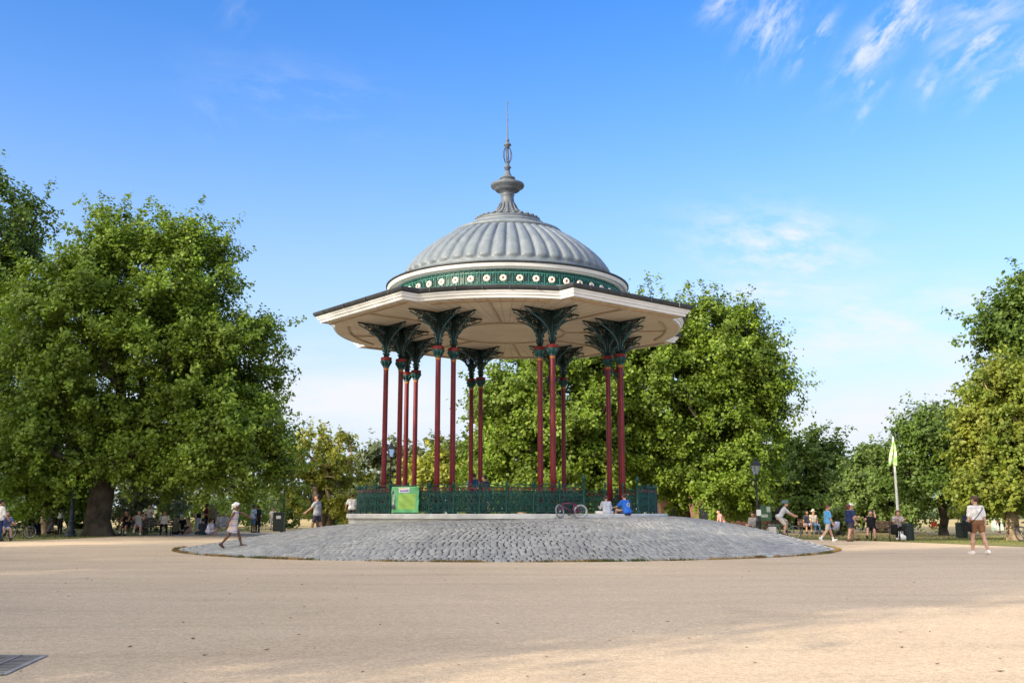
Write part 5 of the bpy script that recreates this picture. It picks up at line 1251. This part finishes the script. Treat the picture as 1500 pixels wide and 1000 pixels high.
# ================================================================ street furniture
M_BIN = mat('bin_green', (.008, .016, .014), .45, .2, 4); M_LAMP = mat('lamp_iron', (.022, .026, .028), .45, .2, 4); M_LAMP_B = mat('lamp_iron_blue', (.022, .035, .048), .45, .2, 4)
M_GLASS, N, b, out = new_mat('lantern_glass'); b.inputs['Base Color'].default_value = (.7, .75, .78, 1); b.inputs['Roughness'].default_value = .15; b.inputs['Transmission Weight'].default_value = .75
def lamp(label, px, Y, Ht, iron, sign=False, fat=1.0, rimY=None):
    r = thing('street_lamp', label, 'street lamp', (x_at(px, Y), Y, .004), R(20), group='street lamps of the park')
    mb = MB(); f = fat
    mb.lathe([(.20 * f, 0), (.20 * f, .08), (.16 * f, .12), (.15 * f, .22), (.17 * f, .26), (.12 * f, .34), (.10 * f, .75), (.12 * f, .80), (.075 * f, .86), (.065 * f, 1.6), (.08 * f, 1.64), (.05 * f, 1.70), (.042 * f, Ht - 1.0), (.07, Ht - .97), (.04, Ht - .92)], 14); mb.tube([(-.28, 0, Ht - 1.15), (.28, 0, Ht - 1.15)], .014, 6); mb.ball((-.29, 0, Ht - 1.15), .025, 6); mb.ball((.29, 0, Ht - 1.15), .025, 6)
    mb.build('post', iron, r)
    c4 = [(1, 1), (-1, 1), (-1, -1), (1, -1)]; z0, z1 = Ht - .88, Ht - .38
    mb = MB(); mb.lathe([(.05, Ht - .93), (.12, Ht - .89)], 4)
    for sx, sy in c4: mb.tube([(.10 * sx, .10 * sy, z0), (.19 * sx, .19 * sy, z1)], .014, 5)
    for a, z in ((.10, z0), (.19, z1)):
        for i in range(4): p, q2 = c4[i], c4[(i + 1) % 4]; mb.tube([(a * p[0], a * p[1], z), (a * q2[0], a * q2[1], z)], .016, 5)
    mb.build('lantern_frame', iron, r)
    mb = MB(); mb.strip([[(.095 * p[0], .095 * p[1], z0) for p in c4], [(.182 * p[0], .182 * p[1], z1) for p in c4]], True, False); mb.build('lantern_glass', M_GLASS, r)
    mb = MB(); mb.strip([[(.21 * p[0], .21 * p[1], z1 + .015) for p in c4], [(.10 * p[0], .10 * p[1], z1 + .20) for p in c4], [(.05 * p[0], .05 * p[1], z1 + .24) for p in c4], [(.065 * p[0], .065 * p[1], z1 + .28) for p in c4]], True, False); mb.lathe([(.06, Ht - .11), (.03, Ht - .06), (.035, Ht - .03), (.005, Ht)], 8); mb.build('lantern_roof', iron, r)
    if sign:
        mb = MB(); mb.box((.02, -.085, 1.25), (.24, .012, .32), R(-20)); mb.build('sign_plate', M_WHITE, r)
    return r
lamp('slim dark street lamp beside the black litter bin', 414.5, 64, 4.6, M_LAMP)
lamp('dark street lamp seen between the left bandstand columns', 570.5, 60, 5.4, M_LAMP)
lamp('street lamp with a white notice plate in front of the tall plane tree', 1111, 53, 4.1, M_LAMP, sign=True)
lamp('stout blue grey street lamp with flared base in front of the thick trunk', 103, 54, 5.0, M_LAMP_B, fat=1.5)

def square_bin(label, loc, rz):
    r = thing('litter_bin', label, 'litter bin', loc, rz)
    mb = MB(); mb.box((0, 0, .46), (.56, .52, .86)); mb.box((0, 0, .03), (.50, .46, .06))
    for s in (-1, 1): mb.box((.22 * s, -.265, .46), (.035, .02, .80))
    mb.box((0, -.265, .30), (.40, .015, .44)); mb.build('body', M_BIN, r)
    mb = MB(); mb.box((0, 0, .915), (.62, .58, .05)); mb.box((0, 0, .96), (.50, .46, .04)); mb.build('lid', M_BIN, r)
    mb = MB(); mb.box((0, -.2755, .72), (.24, .006, .16)); mb.build('label_plate', mat('plate_grey', (.45, .45, .42), .6), r)
    mb = MB(); mb.box((0, -.262, .84), (.40, .012, .07)); mb.build('slot', M_DARK, r)
q = (x_at(407.5, 53.0), 53.0)
square_bin('black square litter bin with a pale label behind the mound', (q[0], q[1], .30), R(8))

def round_bin(label, loc):
    r = thing('litter_bin', label, 'litter bin', loc, s=.82)
    mb = MB(); mb.lathe([(.30, 0), (.32, .05), (.33, .78), (.35, .80), (.35, .86), (.28, .88)], 20)
    for k in range(20): t = 2 * math.pi * k / 20; mb.box(polar(.335, t, .42), (.014, .05, .66), t)
    mb.build('body', mat('bin_grey_green', (.035, .05, .05), .5), r); mb = MB(); mb.lathe([(.36, .862), (.36, .90), (.27, .93), (.20, .94)], 20); mb.build('rim', M_BIN, r)
round_bin('round grey green litter bin on the verge behind the walking woman', (x_at(1409.5, 51), 51, .004))
round_bin('dark round litter bin at the end of the right bench', (x_at(1330, 46.8), 46.8, .004))

# flagpole with a limp green flag
fY = 50; fp = thing('flagpole', 'tall white flagpole with a limp green flag', 'flagpole', (x_at(1317.5, fY), fY, .004))
mb = MB(); mb.lathe([(.13, 0), (.13, .15), (.075, .17), (.070, 1.2), (.035, 4.78), (.030, 5.0)], 14); mb.build('pole', M_WHITE, fp)
mb = MB(); mb.lathe([(.02, 5.0), (.035, 5.03), (.05, 5.08), (.035, 5.13), (.005, 5.16)], 10); mb.build('finial', M_LAMP, fp)
M_FLAG, N, b, out = new_mat('flag_green')
co = N.n('ShaderNodeTexCoord').outputs['Object']; s3 = N.n('ShaderNodeSeparateXYZ'); N.l(co, s3.inputs[0])
c = N.ramp(N.math('ADD', N.math('MULTIPLY', s3.outputs[0], 1.4), N.math('MULTIPLY', s3.outputs[2], -.25)), [(-0.0, (.70, .74, .62)), (.35, (.42, .62, .22)), (.8, (.16, .46, .04))])
c = N.ramp(N.noise(co, 3.2, 3), [(.36, (.62, .68, .56)), (.50, (.30, .48, .16)), (.66, (.15, .36, .06))])
N.l(c, b.inputs['Base Color']); b.inputs['Roughness'].default_value = .85
rows = []
for i in range(15):
    z = 4.72 - 1.12 * i / 14; wd = .05 + .40 * (i / 14) ** .8; row = []
    for k in range(19):
        u = k / 18; a = math.sin(u * 11 + i * .25) * .10 * (i / 14 + .15)
        row.append((-.02 + (u - .62) * wd * 1.2 , -.07 + a - u * .05, z - .22 * abs(u - .4) * (i / 14) + .02 * math.sin(9 * u)))
    rows.append(row)
mb = MB(); mb.strip(rows, False, True); fl = mb.build('flag', M_FLAG, fp); md = fl.modifiers.new('thickness', 'SOLIDIFY'); md.thickness = .006
mb = MB(); mb.tube([(-.07, -.05, 4.85), (-.09, -.06, 1.1)], .006, 4); mb.build('halyard', M_WHITE, fp)

# green banner on the railing
BY = 2 * math.pi
th0 = math.atan2(x_at(591, 32.9, 1.8) - CX, -(32.9 - CY)) # from straight ahead
bw, bh = 1.20, .86; bn = thing('banner', 'green printed banner tied to the front left of the railing', 'banner', (0, 0, 0))
tb = math.asin((x_at(591, 32.85, 1.8) - CX) / 5.63); ang = -math.pi / 2 + tb
bn.location = (CX + 5.645 * math.cos(ang), CY + 5.645 * math.sin(ang), 1.25); bn.rotation_euler = (0, 0, ang + math.pi / 2)
M_BG, N, b, out = new_mat('banner_green'); co = N.n('ShaderNodeTexCoord').outputs['Object']
N.l(N.ramp(N.noise(co, 2.0, 3), [(.3, (.08, .36, .13)), (.7, (.15, .47, .21))]), b.inputs['Base Color']); b.inputs['Roughness'].default_value = .6
def cloth_grid(x0, x1, z0, z1, y, nx=24, nz=16):
    rows = []
    for i in range(nz + 1):
        row = []
        for k in range(nx + 1):
            u, v = k / nx, i / nz; x = x0 + (x1 - x0) * u; z = z0 + (z1 - z0) * v
            g_ = .012 * math.sin(x * 9 + z * 5) + .010 * math.sin((x + z * 1.4) * 13) - .02 * math.cos(x / bw * 6.0); row.append((x, y + g_ + .012 * (x * x), z))
        rows.append(row)
    return rows
mb = MB(); mb.strip(cloth_grid(-bw / 2, bw / 2, .0, bh, -.03), False, True); o = mb.build('sheet', M_BG, bn); md = o.modifiers.new('thickness', 'SOLIDIFY'); md.thickness = .004
def patch(name, x0, x1, z0, z1, m, y=-.038): mb = MB(); mb.strip(cloth_grid(x0, x1, z0, z1, y, 16, 8), False, True); mb.build(name, m, bn)
patch('text_field', -.27, .48, .12, .62, mat('banner_lime', (.27, .47, .10), .6, .12, 4))
patch('heading_field', -.26, .24, .66, .83, mat('banner_white', (.72, .70, .70), .6)); patch('heading', -.20, .20, .69, .745, mat('banner_purple', (.28, .20, .55), .6, .3, 14), -.042)
patch('yellow_bar', -.22, .04, .785, .815, mat('banner_yellow', (.70, .55, .15), .6), -.042)
for i in range(8):
    z = .565 - .052 * i; patch('text_line', -.235, (.44, .40, .43, .30, .42, .38, .44, .25)[i], z - .006, z + .006, mat('banner_olive', (.22, .36, .06), .7), -.043)
mb = MB()                                                   # pale figure with a dark drum on the left
for pt, rr in (((-.46, -.05, .46), (.05, .008, .10)), ((-.45, -.05, .60), (.035, .008, .04)), ((-.48, -.05, .30), (.06, .008, .07))): mb.ball(pt, rr, 10)
mb.build('pale_figure', mat('banner_grey', (.45, .45, .45), .7, .4, 20), bn); mb = MB(); mb.ball((-.46, -.052, .19), (.08, .008, .085), 10); mb.ball((-.50, -.052, .66), (.045, .008, .07), 10); mb.build('dark_figure', mat('banner_dark', (.09, .08, .10), .7, .4, 20), bn)

# green notice board by the lamp, painted board and pushchair on the right
r = thing('notice_board', 'green notice board with a white poster under the plane tree', 'notice board', (x_at(1123, 55), 55, .004))
mb = MB()
for s in (-1, 1): mb.box((.30 * s, 0, .85), (.06, .06, 1.7))
mb.build('posts', M_BIN, r); mb = MB(); mb.box((0, -.04, 1.22), (.60, .05, .80)); mb.build('board', mat('board_green', (.05, .11, .06), .6), r); mb = MB(); mb.box((.14, -.069, 1.42), (.20, .006, .28)); mb.box((-.08, -.069, 1.08), (.36, .006, .16)); mb.build('poster', mat('poster_pale', (.38, .44, .36), .7), r)
r = thing('painted_board', 'white and mint painted panel standing on the field behind the lime tree', 'board', (x_at(1471, 68), 68, .004), R(-3))
M_MUR, N, b, out = new_mat('painted_panel'); co = N.n('ShaderNodeTexCoord').outputs['Object']
N.l(N.ramp(N.noise(co, 1.9, 2), [(.36, (.72, .72, .70)), (.47, (.45, .70, .60)), (.56, (.74, .74, .72)), (.66, (.60, .30, .30))]), b.inputs['Base Color'])
mb = MB(); mb.box((0, 0, .50), (1.62, .05, .84)); mb.build('panel', M_MUR, r); mb = MB()
for s in (-1, 1): mb.box((.7 * s, .05, .42), (.06, .05, .84))
mb.build('posts', M_WHITE, r)
r = thing('pushchair', 'dark pushchair parked in front of the right bench', 'pushchair', (x_at(1311, 45.2), 45.2, .008), R(70))
for wx, wy in ((-.25, -.22), (-.25, .22), (.28, -.2), (.28, .2)): mb = MB(); mb.ring((wx, wy, .13), .11, .02, 'y', 16, 6); mb.ring((wx, wy, .13), .04, .02, 'y', 10, 6); mb.build('wheel', RUB, r)
mb = MB()
for s in (-1, 1): mb.tube([(.28, .2 * s, .13), (-.1, .2 * s, .5), (-.42, .2 * s, .95)], .012, 6); mb.tube([(-.25, .22 * s, .13), (.1, .2 * s, .45)], .012, 6)
mb.tube([(-.42, -.2, .95), (-.42, .2, .95)], .014, 6); mb.build('frame', M_LAMP, r); mb = MB(); mb.tube([(.22, 0, .38), (-.02, 0, .34), (-.18, 0, .72)], [.14, .17, .15], 10, flat=.5); mb.build('seat', BLK, r)
r = thing('carrier_bag', 'white carrier bag hanging beside the right bench', 'bag', (x_at(1322, 45.6), 45.6, .008)); V, F = sdf_mesh([(v3(-.06, 0, .14), v3(.07, 0, .15), .12, .11), (v3(0, 0, .14), v3(0, 0, .30), .11, .05)], .02); np_mesh('bag', V, F, W_, r, smooth=True); mb = MB(); mb.tube([(-.05, 0, .32), (-.04, 0, .44), (.04, 0, .44), (.05, 0, .32)], .008, 4); mb.build('handle', W_, r)
r = thing('pushchair', 'pale pushchair on the verge behind the sky blue shirt', 'pushchair', (x_at(1225, 54), 54, .004), R(100))
for wx, wy in ((-.25, -.22), (-.25, .22), (.28, -.2), (.28, .2)): mb = MB(); mb.ring((wx, wy, .12), .10, .02, 'y', 14, 5); mb.build('wheel', RUB, r)
mb = MB()
for s in (-1, 1): mb.tube([(.28, .2 * s, .13), (-.1, .2 * s, .5), (-.42, .2 * s, .95)], .014, 6); mb.tube([(-.25, .22 * s, .13), (.1, .2 * s, .45)], .014, 6)
mb.tube([(-.42, -.2, .95), (-.42, .2, .95)], .014, 6); mb.build('frame', M_LAMP, r); mb = MB(); mb.tube([(.22, 0, .42), (-.02, 0, .38), (-.18, 0, .76)], [.15, .18, .16], 10, flat=.5); mb.build('seat', LILAC, r)
r = thing('picnic_rug', 'pale teal picnic rug spread among the seated people', 'rug', (x_at(272, 58.6), 58.6, .012), R(6))
mb = MB(); mb.strip([[(x * .2 - 1.3, y * .2 - .6, .01 * math.sin(x * 2.1 + y)) for x in range(14)] for y in range(7)], False, True); mb.build('rug', cloth('rug', (.30, .42, .40)), r)

# cafe building under the tall plane tree
M_BRICK, N, b, out = new_mat('brick'); co = N.n('ShaderNodeTexCoord').outputs['Object']; bt = N.n('ShaderNodeTexBrick'); mp = N.n('ShaderNodeMapping'); mp.inputs['Rotation'].default_value = (R(90), 0, 0); N.l(co, mp.inputs[0]); N.l(mp.outputs[0], bt.inputs['Vector'])
bt.inputs['Scale'].default_value = 4.5; bt.inputs['Color1'].default_value = (.24, .09, .055, 1); bt.inputs['Color2'].default_value = (.30, .13, .08, 1); bt.inputs['Mortar'].default_value = (.30, .27, .23, 1); N.l(bt.outputs[0], b.inputs['Base Color']); b.inputs['Roughness'].default_value = .9
M_TILE = mat('roof_tile', (.34, .12, .07), .85, .3, 3.0, .6, 12)
cf = thing('cafe', 'low brick cafe with a terracotta tiled roof half hidden by the plane tree', 'building', (x_at(1050, 80), 80, 0))
mb = MB(); mb.box((0, 0, 1.2), (9.4, 5, 2.4)); mb.build('wall', M_BRICK, cf)
mb = MB(); a = [(-5.2, -3, 2.35), (5.2, -3, 2.35), (5.2, 3, 2.35), (-5.2, 3, 2.35), (-3, 0, 4.1), (3, 0, 4.1)]; mb.add(a, [(0, 1, 5, 4), (1, 2, 5), (2, 3, 4, 5), (3, 0, 4), (3, 2, 1, 0)]); mb.build('roof', M_TILE, cf)
for i in range(4):
    wv = empty('window', (-3.5 + 2.3 * i, -2.52, 1.3)); wv.parent = cf; mb = MB(); mb.box((0, .01, 0), (1.2, .03, 1.1)); mb.build('pane', mat('window_dark', (.03, .035, .04), .15), wv); mb = MB()
    for x in (-.6, 0, .6): mb.box((x, -.01, 0), (.06, .05, 1.16))
    for z in (-.58, .58): mb.box((0, -.012, z), (1.3, .052, .06))
    mb.build('frame', M_BIN, wv)
